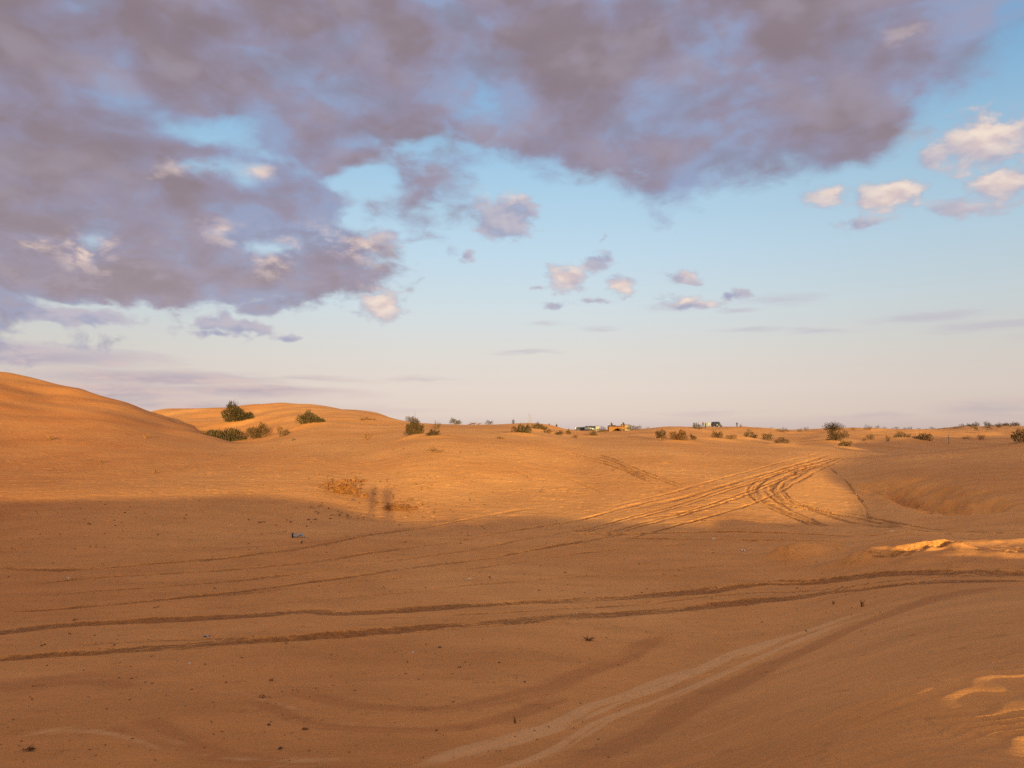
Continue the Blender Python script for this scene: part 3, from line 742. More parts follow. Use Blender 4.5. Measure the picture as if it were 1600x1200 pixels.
M = dict(
    leaf=mat('olive_leaves', (0.066, 0.045, 0.017), 0.8, 0.35, 2.0, 0.1, (0.040, 0.030, 0.012)),
    leaf_dark=mat('dark_leaves', (0.060, 0.038, 0.016), 0.8, 0.35, 2.0, 0.1, (0.034, 0.027, 0.012)),
    leaf_dry=mat('dry_leaves', (0.074, 0.040, 0.015), 0.85, 0.3, 2.0, 0.1, (0.055, 0.034, 0.014)),
    leaf_red=mat('rust_leaves', (0.125, 0.052, 0.019), 0.85, 0.3, 2.0, 0.1, (0.08, 0.038, 0.014)),
    leaf_brown=mat('brown_leaves', (0.060, 0.031, 0.014), 0.85, 0.3, 2.0, 0.1, (0.036, 0.022, 0.011)),
    twig=mat('dead_twigs', (0.14, 0.062, 0.024), 0.85, 0.3, 8.0, 0.1, (0.24, 0.12, 0.048)),
    straw=mat('straw', (0.16, 0.085, 0.032), 0.85, 0.25, 8.0, 0.1, (0.11, 0.055, 0.02)),
    bark=mat('bark', (0.13, 0.072, 0.035), 0.9, 0.3, 12.0, 0.1),
    stone=mat('dark_stone', (0.085, 0.050, 0.032), 0.9, 0.4, 9.0, 0.2, bump=0.6),
    scrap=mat('white_paper', (0.62, 0.56, 0.48), 0.7, 0.1, 20.0),
    plastic=mat('grey_plastic', (0.24, 0.22, 0.22), 0.35, 0.25, 14.0, 0.5, bump=0.5),
    black=mat('black_rubber', (0.022, 0.021, 0.022), 0.8, 0.2, 12.0),
    white_paint=mat('white_paint', (0.27, 0.26, 0.25), 0.3, 0.05, 5.0, 0.5),
    dark_paint=mat('dark_paint', (0.055, 0.05, 0.055), 0.3, 0.2, 5.0, 0.5),
    glass=mat('dark_glass', (0.015, 0.017, 0.02), 0.08, 0.1, 3.0, 0.6),
    metal=mat('steel', (0.45, 0.45, 0.46), 0.35, 0.1, 5.0, 0.5, metal=0.8),
    lamp=mat('headlamp', (0.30, 0.30, 0.29), 0.15, 0.05, 5.0, 0.6),
    rust_twig=mat('rusty_twigs', (0.17, 0.062, 0.020), 0.85, 0.3, 8.0, 0.1, (0.28, 0.115, 0.038)),
    orange_cloth=mat('orange_canvas', (0.21, 0.085, 0.022), 0.85, 0.15, 4.0, 0.1, bump=0.3),
    brown_cloth=mat('brown_canvas', (0.06, 0.028, 0.014), 0.85, 0.2, 4.0, 0.1, bump=0.3),
    cream_cloth=mat('cream_canvas', (0.26, 0.19, 0.12), 0.85, 0.12, 4.0, 0.1, bump=0.3),
    white_cloth=mat('white_canvas', (0.26, 0.25, 0.24), 0.85, 0.06, 4.0, 0.1, bump=0.3),
    flag_cloth=mat('navy_cloth', (0.035, 0.03, 0.05), 0.8, 0.2, 8.0, 0.1),
    pole=mat('weathered_pole', (0.20, 0.16, 0.13), 0.7, 0.2, 8.0),
    skin=mat('skin', (0.36, 0.20, 0.13), 0.6, 0.08, 10.0),
    hair=mat('hair', (0.02, 0.015, 0.012), 0.6, 0.2, 20.0),
    dark_wear=mat('dark_clothes', (0.035, 0.032, 0.038), 0.85, 0.25, 8.0, 0.1),
    blue_wear=mat('blue_clothes', (0.06, 0.085, 0.16), 0.85, 0.25, 8.0, 0.1),
    pale_wear=mat('pale_clothes', (0.55, 0.50, 0.46), 0.85, 0.12, 8.0, 0.1),
    red_wear=mat('maroon_clothes', (0.13, 0.04, 0.035), 0.85, 0.25, 8.0, 0.1),
)
def W(p): return Vector((p[0], p[1], p[2] + EYE))
def spot(px, py):
    return hits([(px, py)])[0]
def standing(px, d):           # a spot on the sand at a bearing and distance
    x, y = (px - 800.0) / F * d, d
    return np.array([x, y, ground(x, y)[0]])

# ------------------------------------------------------------------ shrubs
R = random.Random(11)
def outline(u, skew, lump, ph):
    h = max(0.0, 1 - abs(u) ** 2.8) ** 0.5
    return h * (1 - skew * u) / (1 + 0.62 * abs(skew)) * (1 + lump * sin(u * 5.3 + ph) + 0.5 * lump * sin(u * 11.7 + 2.1 * ph))
def shrub_meshes(w, h, leafm, n, skew=0.0, lump=0.18, sparse=0.0, stems=14, depth=0.8, blade=None):
    ph = R.random() * 6.28
    b = MB(); l = MB()
    bl = blade or max(0.05, 0.020 * w)
    clumps = [(R.uniform(-0.9, 0.9), R.uniform(-0.8, 0.8), R.random()) for _ in range(9)]
    for k in range(stems):
        u = R.uniform(-0.85, 0.85); v = R.uniform(-0.8, 0.8)
        H = h * outline(u, skew, lump, ph) * (1 - 0.3 * v * v) * R.choice((0.8, 0.9, 1.0, 1.15, 1.25))
        p0 = Vector((u * w * 0.22, v * w * depth * 0.2, -0.06)); p2 = Vector((u * w * 0.5, v * w * depth * 0.5, H))
        pm = p0.lerp(p2, 0.5) + Vector((R.uniform(-.05, .05) * w, R.uniform(-.05, .05) * w, 0.06 * h))
        r = max(0.012, 0.012 * w) * R.uniform(0.6, 1.2)
        b.tube([p0, pm, p2], [r, r * 0.7, r * 0.3], 4)
    cnt = 0; n = int(n * 1.35)
    while cnt < n:
        u = R.uniform(-1, 1); v = R.uniform(-1, 1)
        if u * u + v * v > 1: continue
        cl = min(((u - a) ** 2 + (v - c) ** 2 + (q - 0.5) * 0.1) for a, c, q in clumps)
        if cl > 0.16 and R.random() < 0.45 + sparse * 0.5: continue
        H = h * outline(u, skew, lump, ph) * (1 - 0.35 * v * v)
        t = R.random() ** 0.7
        z = t * H * 0.88
        rr = 0.62 + 0.38 * t
        p = Vector((u * w * 0.5 * rr, v * w * depth * 0.5 * rr, z))
        d = Vector((u * 0.7 + R.gauss(0, .35), v * 0.7 + R.gauss(0, .35), 1.0 + R.gauss(0, .3))).normalized()
        L = h * R.uniform(0.08, 0.17)
        sd = d.cross(Vector((R.gauss(0, 1), R.gauss(0, 1), R.gauss(0, .4)))).normalized() * bl * R.uniform(0.5, 1.0)
        tip = p + d * L + Vector((0, 0, -0.03 * h))
        l.add([p - sd * .5, p + sd * .5, p + d * L * .6 + sd * .45, tip, p + d * L * .6 - sd * .45], [(0, 1, 2, 3, 4)])
        cnt += 1
    return b, l
def shrub(px, py, w, h, leaf, label, name='desert_shrub', cat='shrub', n=700, group='shrubs on the dunes', parts=True, at=None, **kw):
    p = spot(px, py) if at is None else standing(px, at)
    d = math.hypot(p[0], p[1]); wm = w / F * d; hm = h / F * d
    b, l = shrub_meshes(wm, hm, leaf, n, **kw)
    loc = W(p)
    if parts:
        root = empty(name, loc)
        b.build('branches', M['bark'], root); l.build('foliage', M[leaf], root)
    else:
        o = len(l.f); l.add(b.v, b.f, 1)
        root = l.build(name, [M[leaf], M['bark']]); root.location = loc
    tag(root, label, cat, group)
    return root

shrub(371, 661, 48, 33, 'leaf_dark', 'big dark green shrub high on the second dune, tall on its upper side', n=1700, skew=0.42, depth=0.7)
shrub(353, 691, 66, 22, 'leaf', 'long low green shrub half sunk behind the brow of the big smooth dune', n=1300, skew=0.1, at=99)
shrub(404, 692, 36, 24, 'leaf_dry', 'brown-green shrub at the foot of the brow, beside the long low shrub', n=900, skew=-0.2, at=98)
shrub(442, 682, 22, 16, 'leaf_dry', 'thin straggly shrub with gaps, right of the brow of the big dune', n=260, sparse=0.8, skew=0.25)
shrub(485, 664, 46, 23, 'leaf', 'olive wedge-shaped shrub below the highest crest, sloping down to its right', n=1300, skew=0.3)
shrub(640, 659, 16, 10, 'leaf', 'small green shrub on the skyline above the round brown shrub', n=320, skew=0.1)
shrub(648, 682, 30, 29, 'leaf_dry', 'round brown-tipped shrub alone on the sunlit slope under the skyline', n=1100)
shrub(677, 683, 24, 14, 'leaf_brown', 'flat dark brown shrub beside the round brown shrub', n=500, skew=-0.15)
shrub(683, 671, 14, 13, 'leaf_dry', 'sparse upright twiggy shrub just above the flat dark brown shrub', n=110, sparse=0.9)
shrub(712, 660, 22, 11, 'leaf', 'green shrub on the skyline with low growth trailing to its right', n=420, skew=0.35)
shrub(764, 662, 16, 7, 'leaf_brown', 'small flat dark shrub on the skyline, beyond the bare sand', n=260)
shrub(806, 679, 16, 14, 'leaf_red', 'rusty dry shrub leaning against the twin-pole green shrub', n=320)
shrub(819, 680, 24, 18, 'leaf', 'dense green-brown shrub in front of the two thin masts', n=700)
shrub(842, 673, 30, 14, 'leaf', 'wide green shrub just right of the two thin masts', n=700, skew=0.25)
shrub(856, 677, 16, 7, 'leaf_dry', 'low trailing dry shrub under the wide green shrub', n=220)
shrub(874, 680, 14, 9, 'leaf_brown', 'small brown shrub on the sand, sloping up to its right', n=260, skew=-0.4)
shrub(888, 679, 9, 9, 'leaf_dry', 'tiny rounded tan shrub below the parked cars', n=200)
shrub(899, 685, 14, 8, 'leaf_brown', 'small dead forked shrub on the sand left of the dark mound shrub', n=90, sparse=0.9, skew=-0.4)
shrub(927, 682, 15, 9, 'leaf_dark', 'dark rounded mound shrub in the hollow in front of the parked cars', n=320)
shrub(1032, 687, 19, 17, 'leaf_dry', 'open grey-brown shrub with pale dry stalks at its foot', n=420, sparse=0.3)
shrub(1060, 691, 30, 19, 'leaf_red', 'rounded rust-coloured dry shrub on the bright sand', n=800)
shrub(1083, 687, 12, 11, 'leaf_brown', 'narrow dark shrub leaning beside the rust-coloured shrub', n=220, skew=0.5)
shrub(1120, 687, 20, 14, 'leaf_brown', 'brown shrub on the slope below the vehicle on the crest', n=460)
shrub(1143, 686, 20, 7, 'leaf_dark', 'flat very dark shrub lying in a dip, right of the vehicle', n=320)
shrub(1173, 686, 22, 15, 'leaf_dark', 'dark shrub with a taller tuft on its left side', n=480, skew=0.35)
shrub(1199, 688, 19, 12, 'leaf_dark', 'rounded dark shrub between the tufted shrub and the low front one', n=420)
shrub(1222, 695, 26, 11, 'leaf_brown', 'low wide brown shrub standing in front of the rounded dark one', n=480)
shrub(1090, 669, 18, 10, 'leaf', 'dark green shrub on the crest beside the white van', n=420, skew=0.2, at=158)
shrub(1304, 692, 24, 18, 'leaf_brown', 'wide dark skirt shrub at the foot of the tall ragged tree', n=700)
shrub(1320, 685, 14, 12, 'leaf_brown', 'brown shrub close behind the right of the tall ragged tree', n=300)
shrub(1321, 700, 22, 13, 'leaf', 'yellow-green shrub in front of the tall ragged tree', n=480, skew=-0.2)
shrub(1356, 671.5, 14, 7, 'leaf_brown', 'dark domed shrub on the skyline right of the tall ragged tree', n=260)
shrub(1333, 672, 12, 4, 'leaf_brown', 'flat dark shrub on the skyline between the tree and the domed shrub', n=160, parts=False)
shrub(1360, 687, 13, 8, 'leaf_brown', 'small round brown shrub on open sand below the domed shrub', n=260)
shrub(1350, 689, 7, 5, 'leaf_brown', 'tiny brown tuft left of the small round brown shrub', n=90, parts=False)
shrub(1387, 690, 8, 9, 'leaf_dry', 'thin tan shrub left of the two green shrubs', n=120, sparse=0.8)
shrub(1409, 688, 26, 12, 'leaf', 'rounded green shrub, the left of two side by side', n=620)
shrub(1440, 691, 32, 14, 'leaf', 'long green-brown shrub, the right of two side by side', n=700, skew=-0.3)
shrub(1533, 687, 12, 7, 'leaf_brown', 'lone dark shrub on pale far sand beyond the shaded dune', n=220)
shrub(1511, 686, 16, 4, 'leaf_brown', 'flat strip of brown scrub beyond the shaded dune crest', n=180, parts=False)
shrub(1597, 691, 28, 17, 'leaf_brown', 'dark shrub on the crest of the shaded dune, cut off by the picture edge', n=700)
shrub(940, 676, 20, 11, 'leaf_dry', 'brown shrub between the parked cars and the orange tent', n=420, at=185)
shrub(990, 676, 30, 8, 'leaf', 'long green hedge-like shrub right of the orange tent', n=480, at=190)
shrub(1012, 667.5, 8, 3, 'leaf_dark', 'tiny dark shrub on the dune brow left of the line of people', n=90, parts=False)
shrub(1222, 678, 22, 7, 'leaf_brown', 'straggling brown shrub in front of the small white tent', n=240, at=200)
shrub(1250, 675, 10, 6, 'leaf_dark', 'small dark shrub on the dune brow, left of a pair', n=160, parts=False)
shrub(1260, 673, 10, 6, 'leaf_dark', 'small dark shrub on the dune brow, right of a pair', n=160, parts=False)

def ragged_tree():
    p = spot(1306, 690); d = math.hypot(p[0], p[1]); k = d / F
    root = empty('desert_tree', W(p))
    t = MB(); f = MB()
    base = Vector((0, 0.6, -0.1))
    limbs = []
    for i in range(9):
        a = R.uniform(0, 6.28); sp = R.uniform(4, 13) * k; hh = R.uniform(20, 30) * k
        tip = Vector((cos(a) * sp, 0.6 + sin(a) * sp * 0.8, hh - abs(cos(a)) * 3 * k))
        mid = base.lerp(tip, 0.45) + Vector((R.uniform(-1, 1) * k, R.uniform(-1, 1) * k, 2 * k))
        limbs.append((mid, tip))
        t.tube([base + Vector((R.uniform(-.1, .1), R.uniform(-.1, .1), 0)), mid, tip], [0.09, 0.055, 0.015], 5)
    for mid, tip in limbs:
        for j in range(130):
            c = mid.lerp(tip, R.uniform(0.35, 1.05)) + Vector((R.gauss(0, 1), R.gauss(0, 1), R.gauss(0, .8))) * 2.1 * k
            dd = Vector((R.gauss(0, 1), R.gauss(0, 1), R.gauss(0.3, .8))).normalized(); L = R.uniform(1.0, 2.6) * k
            sd = dd.cross(Vector((R.gauss(0, 1), R.gauss(0, 1), R.gauss(0, 1)))).normalized() * 0.45 * k
            f.add([c - sd, c + sd, c + dd * L], [(0, 1, 2)])
    t.build('trunk', M['bark'], root); f.build('crown', M['leaf_brown'], root)
    tag(root, 'tall ragged brown tree, the highest plant on the right skyline', 'tree')
ragged_tree()

# small scrub along the far right skyline: individuals, too small to show parts
protos = []
for k in range(5):
    b, l = shrub_meshes(1.0, 0.62, 'leaf_dark', 90, stems=3, blade=0.07)
    me_o = l.build('scrub_bush', M['leaf_dark' if k % 2 else 'leaf_brown']); protos.append(me_o)
far = [(px + R.uniform(-3, 3), d, R.uniform(5, 12)) for px, d in [(1372, 310), (1381, 310), (1392, 330), (1400, 350), (1412, 330), (1420, 340), (1428, 330), (1436, 350), (1445, 330), (1452, 380), (1459, 420), (1467, 420), (1475, 450), (1484, 480), (1492, 520), (1500, 540)]]
far += [(R.uniform(1505, 1602), R.uniform(480, 760), R.uniform(5, 13)) for _ in range(46)]
far += [(R.uniform(1490, 1602), R.uniform(250, 420), R.uniform(4, 8)) for _ in range(16)]
far += [(R.uniform(1225, 1300), R.uniform(320, 420), R.uniform(3, 6)) for _ in range(6)]
for k, (px, d, w) in enumerate(far):
    o = protos[k] if k < 5 else protos[k % 5].copy()
    if k >= 5: COL.objects.link(o)
    p = standing(px, d); sc = w / F * d
    o.location = W(p) - Vector((0, 0, 0.05)); o.scale = (sc, sc, sc * R.uniform(0.6, 1.1)); o.rotation_euler = (0, 0, R.uniform(0, 6.28))
    tag(o, 'tiny dark scrub bush among many on the far dunes along the right skyline', 'shrub', 'far scrub along the right skyline')

# ------------------------------------------------------------------ dry plants, branches and litter on the sand
def twigs(px, py, w, h, n, label, name='dead_brushwood', cat='brushwood', m='twig', up=0.25, rad=0.016, long=0.35, group='dry plants on the sand', deep=None, at=None):
    p = spot(px, py) if at is None else standing(px, at); d = math.hypot(p[0], p[1]); wm = w / F * d
    dm = wm * 0.8 if deep is None else deep * wm
    hm = h / F * d
    b = MB(); nodes = [(0.0, 0.0, 0.0)]
    for k in range(n):          # every twig forks off one already lying there
        for _ in range(6):
            x, y, zb = nodes[R.randrange(len(nodes))]
            a = R.uniform(0, 6.28); L = wm * long * R.uniform(0.35, 1.0) * 0.5
            ex, ey = cos(a) * L, sin(a) * L
            if abs(x + ex) < wm * .55 and abs(y + ey) < dm * .55: break
        g0 = ground(p[0] + x, p[1] + y)[0] - p[2]
        g1 = ground(p[0] + x + ex, p[1] + y + ey)[0] - p[2]
        r = rad * R.uniform(0.5, 1.2)
        lift0 = zb; lift1 = abs(R.gauss(0, up)) * hm
        xm, ym = x + ex * .5 + R.gauss(0, .08) * L, y + ey * .5 + R.gauss(0, .08) * L
        lm = (lift0 + lift1) / 2 + 0.2 * up * hm * R.random()
        q = [(x, y, g0 + lift0 + r * .5), (xm, ym, (g0 + g1) / 2 + lm + r * .5), (x + ex, y + ey, g1 + lift1 + r * .5)]
        b.tube(q, [r, r * .8, r * .4], 4)
        nodes.append((x + ex, y + ey, lift1)); nodes.append((xm, ym, lm))
    o = b.build(name, M[m]); o.location = W(p)
    return tag(o, label, cat, group)
def tuft(px, py, w, h, n, label, m='straw', at=None, name='grass_tuft', lean=0.35):
    p = spot(px, py) if at is None else standing(px, at); d = math.hypot(p[0], p[1]); wm = w / F * d; hm = h / F * d
    b = MB()
    for k in range(n):
        x, y = R.gauss(0, .05) * wm, R.gauss(0, .05) * wm
        a = R.uniform(0, 6.28); H = hm * R.uniform(0.45, 1.05); ln = max(H * R.uniform(0, lean), wm * .5 * R.random())
        r = max(0.004, 0.0022 * d * 0.25) * R.uniform(.7, 1.1)
        z = ground(p[0] + x, p[1] + y)[0] - p[2] - 0.02
        b.tube([(x, y, z), (x + cos(a) * ln * .4, y + sin(a) * ln * .4, z + H * .6), (x + cos(a) * ln, y + sin(a) * ln, z + H)], [r, r * .8, r * .3], 3)
    o = b.build(name, M[m]); o.location = W(p)
    return tag(o, label, 'grass tuft', 'dry plants on the sand')
twigs(530, 768, 84, 20, 330, 'heaped mat of dry orange twigs, the upper left end of the brushwood trail', up=0.4, rad=0.026, long=0.36, m='rust_twig')
twigs(560, 752, 80, 8, 70, 'thin scatter of dead twigs above the heaped mat of brushwood', up=0.12, rad=0.018, m='rust_twig')
twigs(572, 777, 36, 10, 45, 'small loose clump of dead twigs below the heaped mat', up=0.3, rad=0.022, m='rust_twig')
twigs(614, 797, 76, 12, 110, 'sprawling dead branches, the lower right end of the brushwood trail', up=0.25, rad=0.022, long=0.5, m='rust_twig')
twigs(640, 783, 46, 6, 26, 'sparse fallen twigs right of the sprawling dead branches', up=0.12, rad=0.014)
twigs(676, 707, 34, 9, 22, 'single dead branch with forked ends on the open sunlit slope', name='dead_branch', cat='branch', up=0.5, rad=0.03, long=1.1, deep=0.5)
twigs(566, 656, 40, 7, 46, 'dark dead brushwood strewn just under the second dune crest', up=0.3, rad=0.035, long=0.5, deep=2.0)
twigs(742, 663, 44, 5, 34, 'brown dead brushwood along the skyline beside the small flat shrub', up=0.4, rad=0.04, long=0.5)
twigs(778, 686, 26, 6, 30, 'little knot of dead twigs on the bare sand below the skyline', up=0.3, rad=0.03, long=0.6)
twigs(318, 684, 26, 7, 24, 'dead roots poking out where the brow of the big dune ends', up=0.3, rad=0.03, long=0.7, at=97)
twigs(420, 688, 26, 5, 18, 'crooked dead branch on the sand between two shrubs behind the brow', name='dead_branch', cat='branch', up=0.4, rad=0.03, long=0.9, at=98)
twigs(409, 816, 22, 4, 16, 'few dark twigs at the shadow edge, up left of the plastic litter', up=0.2, rad=0.012)
twigs(432, 821, 16, 4, 12, 'few dark twigs in the shade straight above the plastic litter', up=0.2, rad=0.012)
twigs(531, 806, 18, 5, 14, 'dark twig bundle just inside the shadow below the brushwood trail', up=0.3, rad=0.014)
twigs(116, 970, 20, 5, 14, 'dark dead sprig in the shade on the far left of the flat', up=0.3, rad=0.008)
twigs(240, 950, 18, 4, 10, 'thin dark sprig between old tracks on the left of the flat', up=0.2, rad=0.007)
twigs(480, 1140, 26, 7, 22, 'dark sprig of dead plant in the left foreground hollow', up=0.3, rad=0.004)
twigs(440, 1170, 20, 6, 16, 'dark crumbs of dead plant below the foreground hollow sprig', up=0.3, rad=0.004)
twigs(425, 1063, 24, 6, 18, 'dark dead sprig just below the lower tyre track', up=0.3, rad=0.005)
twigs(45, 1172, 44, 9, 40, 'withered dark plant in the bottom left corner', up=0.35, rad=0.004)
twigs(410, 1090, 26, 7, 20, 'faint dead sprig above the curved band in the left foreground', up=0.3, rad=0.004)
tuft(572, 687, 26, 12, 26, 'sparse dry brown grass alone on the slope under the wedge-shaped shrub', 'twig')
tuft(1035, 690, 14, 9, 16, 'pale bleached stalks at the foot of the open grey-brown shrub')
tuft(919, 1001, 26, 9, 26, 'small flat dead tuft on the flat below the lower tyre track', 'twig', lean=1.2)
tuft(805, 1130, 14, 15, 8, 'tall thin dry stalks at the end of the pale sand tongue', 'twig', lean=0.4)
tuft(1346, 948, 14, 14, 8, 'thin dry stalks beside the upper end of the pale sand tongue', 'twig', lean=0.4)
tuft(1302, 944, 10, 7, 6, 'short dry stalks left of the upper end of the pale sand tongue', 'twig', lean=0.5)
tuft(76, 688, 14, 7, 16, 'small dark tuft alone on the face of the big smooth dune', 'twig', lean=0.9)
tuft(228, 685, 12, 8, 12, 'faint dry tuft on the big dune towards its brow', 'twig', lean=0.7)
tuft(243, 740, 12, 6, 14, 'small dry tuft low on the face of the big dune, upper of two', 'twig', lean=0.9)
tuft(157, 724, 12, 5, 14, 'small dry tuft low on the face of the big dune, lower of two', 'twig', lean=0.9)
tuft(607, 974 - 300, 10, 6, 10, 'little dry tuft on the slope left of the round brown shrub', 'twig', lean=0.7)

def lump(px, py, w, h, m, label, name='stone', cat='stone', group='dark stones on the sand'):
    p = spot(px, py); d = math.hypot(p[0], p[1]); wm = w / F * d * .33; hm = h / F * d * .4
    bm = bmesh.new(); bmesh.ops.create_icosphere(bm, subdivisions=3, radius=1.0)
    k = R.random() * 9
    for v in bm.verts:
        c = v.co.copy(); q = 1 + 0.28 * sin(c.x * 2.7 + k) * cos(c.y * 3.1 + 2 * k) + 0.14 * sin(c.z * 6 + c.x * 5 + k)
        v.co = Vector((c.x * q * wm, c.y * q * wm * .8, c.z * q * hm + hm * .35))
    me = bpy.data.meshes.new(name); bm.to_mesh(me); bm.free(); me.materials.append(M[m])
    o = bpy.data.objects.new(name, me); COL.objects.link(o); o.location = W(p)
    return tag(o, label, cat, group)
lump(459, 688, 8, 5, 'stone', 'dark stone below the thin straggly shrub behind the brow')
lump(552, 782, 6, 5, 'stone', 'dark stone at the lower edge of the brushwood trail')
lump(883, 895, 5, 3, 'stone', 'small dark stone in the middle of the shaded flat')
lump(765, 902, 4, 3, 'stone', 'tiny dark stone near the white scrap on the shaded flat')
lump(687, 1012, 6, 4, 'stone', 'dark stone in the foreground right of the white scrap')
lump(780, 1036, 5, 3, 'stone', 'dark stone in the foreground near the picture centre')
lump(437, 1171, 8, 5, 'stone', 'dark stone low in the left foreground hollow')
lump(420, 1133, 7, 4, 'stone', 'dark flat stone higher in the left foreground hollow')
lump(682, 1142, 5, 4, 'stone', 'small dark stone low in the centre foreground')
lump(820, 1066, 5, 3, 'stone', 'small dark stone left of the pale sand tongue')
lump(236, 770, 6, 3, 'twig', 'brown stone lying on the lower face of the big dune')

def scrap(px, py, w, h, label, m='scrap'):
    p = spot(px, py); d = math.hypot(p[0], p[1]); wm = w / F * d * .75; hm = h / F * d * .75
    b = MB(); n = 6; vs = []
    for j in range(n + 1):
        for i in range(n + 1):
            u, v = i / n - .5, j / n - .5
            z = hm * (0.35 + 0.5 * sin(u * 7 + px) * cos(v * 6 + py) + 0.2 * R.random())
            vs.append((u * wm * (1 + .2 * sin(v * 9)), v * wm * .8, max(0.003, z)))
    b.add(vs, [(j * (n + 1) + i, j * (n + 1) + i + 1, (j + 1) * (n + 1) + i + 1, (j + 1) * (n + 1) + i) for j in range(n) for i in range(n)])
    o = b.build('paper_scrap', M[m]); o.location = W(p)
    so = o.modifiers.new('thick', 'SOLIDIFY'); so.thickness = 0.003
    return tag(o, label, 'litter', 'pale scraps on the sand')
scrap(733, 906, 6, 4, 'small crumpled white scrap in the middle of the shaded flat')
scrap(645, 1020, 4, 3, 'tiny white scrap just below the lower tyre track')
scrap(322, 995, 12, 4, 'greyish torn scrap between the two tyre tracks', 'plastic')
scrap(1393, 831, 5, 3, 'tiny white scrap by the tracks in front of the shaded dune')
scrap(1161, 861, 8, 3, 'pale flat scrap on the shaded flat left of the thrown-up sand')
scrap(106, 904, 5, 3, 'tiny pale scrap near the left border of the flat')
scrap(296, 1037, 4, 3, 'tiny pale scrap below the lower tyre track at the left')
scrap(1115, 843, 5, 4, 'tiny pale scrap at the foot of the tracked fan')

def plastic_litter():
    p = spot(467, 840); d = math.hypot(p[0], p[1]); k = d / F
    root = empty('crushed_container', W(p), 0.05)
    L, H, D = 17 * k, 7.5 * k, 6.5 * k
    b = MB(); n, m_ = 14, 12; vs = []
    for i in range(n + 1):
        t = i / n; x = (t - .5) * L
        arch = max(0.0, 1 - ((t - .62) / .3) ** 2) * H * .30
        sq = 0.75 + 0.25 * cos(t * 9) * .6
        r = H * .5 * (0.85 - 0.35 * t + 0.12 * sin(t * 11)) * sq
        for j in range(m_):
            a = 2 * pi * j / m_
            vs.append((x, cos(a) * D * .5 * (0.8 + .2 * sin(t * 8 + a)), r + arch + sin(a) * r * (1 - .18 * cos(3 * a + t * 7))))
    fs = [(i * m_ + j, i * m_ + (j + 1) % m_, (i + 1) * m_ + (j + 1) % m_, (i + 1) * m_ + j) for i in range(n) for j in range(m_)]
    fs += [tuple(range(m_))[::-1], tuple(range(n * m_, (n + 1) * m_))]
    b.add(vs, fs); b.build('shell', M['plastic'], root, smooth=True)
    c = MB(); c.lathe([(H * .46, 0), (H * .50, -0.02 - L * .03), (H * .42, -L * .09)], 14, (-L * .5, 0, H * .46), 'X'); c.build('cap', M['black'], root, smooth=False)
    tag(root, 'crushed grey plastic container with a dark end, lying at the edge of the shade', 'litter')
plastic_litter()

# loose bits nobody could count: crumbs of twig and dung all over the sand
def crumbs():
    b = MB(); pts = []
    def region(n, x0, x1, y0, y1, size):
        for _ in range(n):
            pts.append((R.uniform(x0, x1), R.uniform(y0, y1), size))
    region(260, 420, 760, 690, 850, 3.2); region(160, 20, 420, 690, 860, 2.6); region(200, 700, 1100, 690, 830, 2.6)
    region(150, 480, 680, 740, 815, 4.5); region(160, 0, 1300, 850, 940, 2.6); region(260, 0, 1000, 990, 1195, 3.4); region(60, 1000, 1400, 900, 1000, 3.0)
    P = hits_grid(np.array([(a, c) for a, c, _ in pts]))
    for (x, y, z), (_, _, sz) in zip(P, pts):
        d = math.hypot(x, y); L = sz / F * d * R.uniform(.4, 1.3); a = R.uniform(0, 6.28); r = L * R.uniform(.10, .22)
        q = Vector((x, y, z + EYE + r * .5))
        b.tube([q, q + Vector((cos(a) * L * .5, sin(a) * L * .5, r * R.uniform(.4, 2.2))), q + Vector((cos(a + .4) * L, sin(a + .4) * L, 0))], [r * .7, r, r * .4], 4)
    o = b.build('twig_litter', M['twig'])
    tag(o, 'tiny dark crumbs of twig scattered over the sand', 'twig litter', kind='stuff')
def hits_grid(pts):            # quick version: intersect with the ground mesh itself
    Z = ZG.reshape(RG.shape); out = []
    for px, py in pts:
        r = ray(px, py); h = math.hypot(r[0], r[1]); th = math.atan2(r[0], r[1])
        c = int(np.argmin(np.abs(TH - th)))
        zz = r[2] / h * RR
        below = np.where((zz < Z[:, c]) & (RR > 2))[0]
        k = below[0] if len(below) else len(RR) // 2
        out.append((RR[k] * sin(th), RR[k] * cos(th), Z[k, c]))
    return out
crumbs()

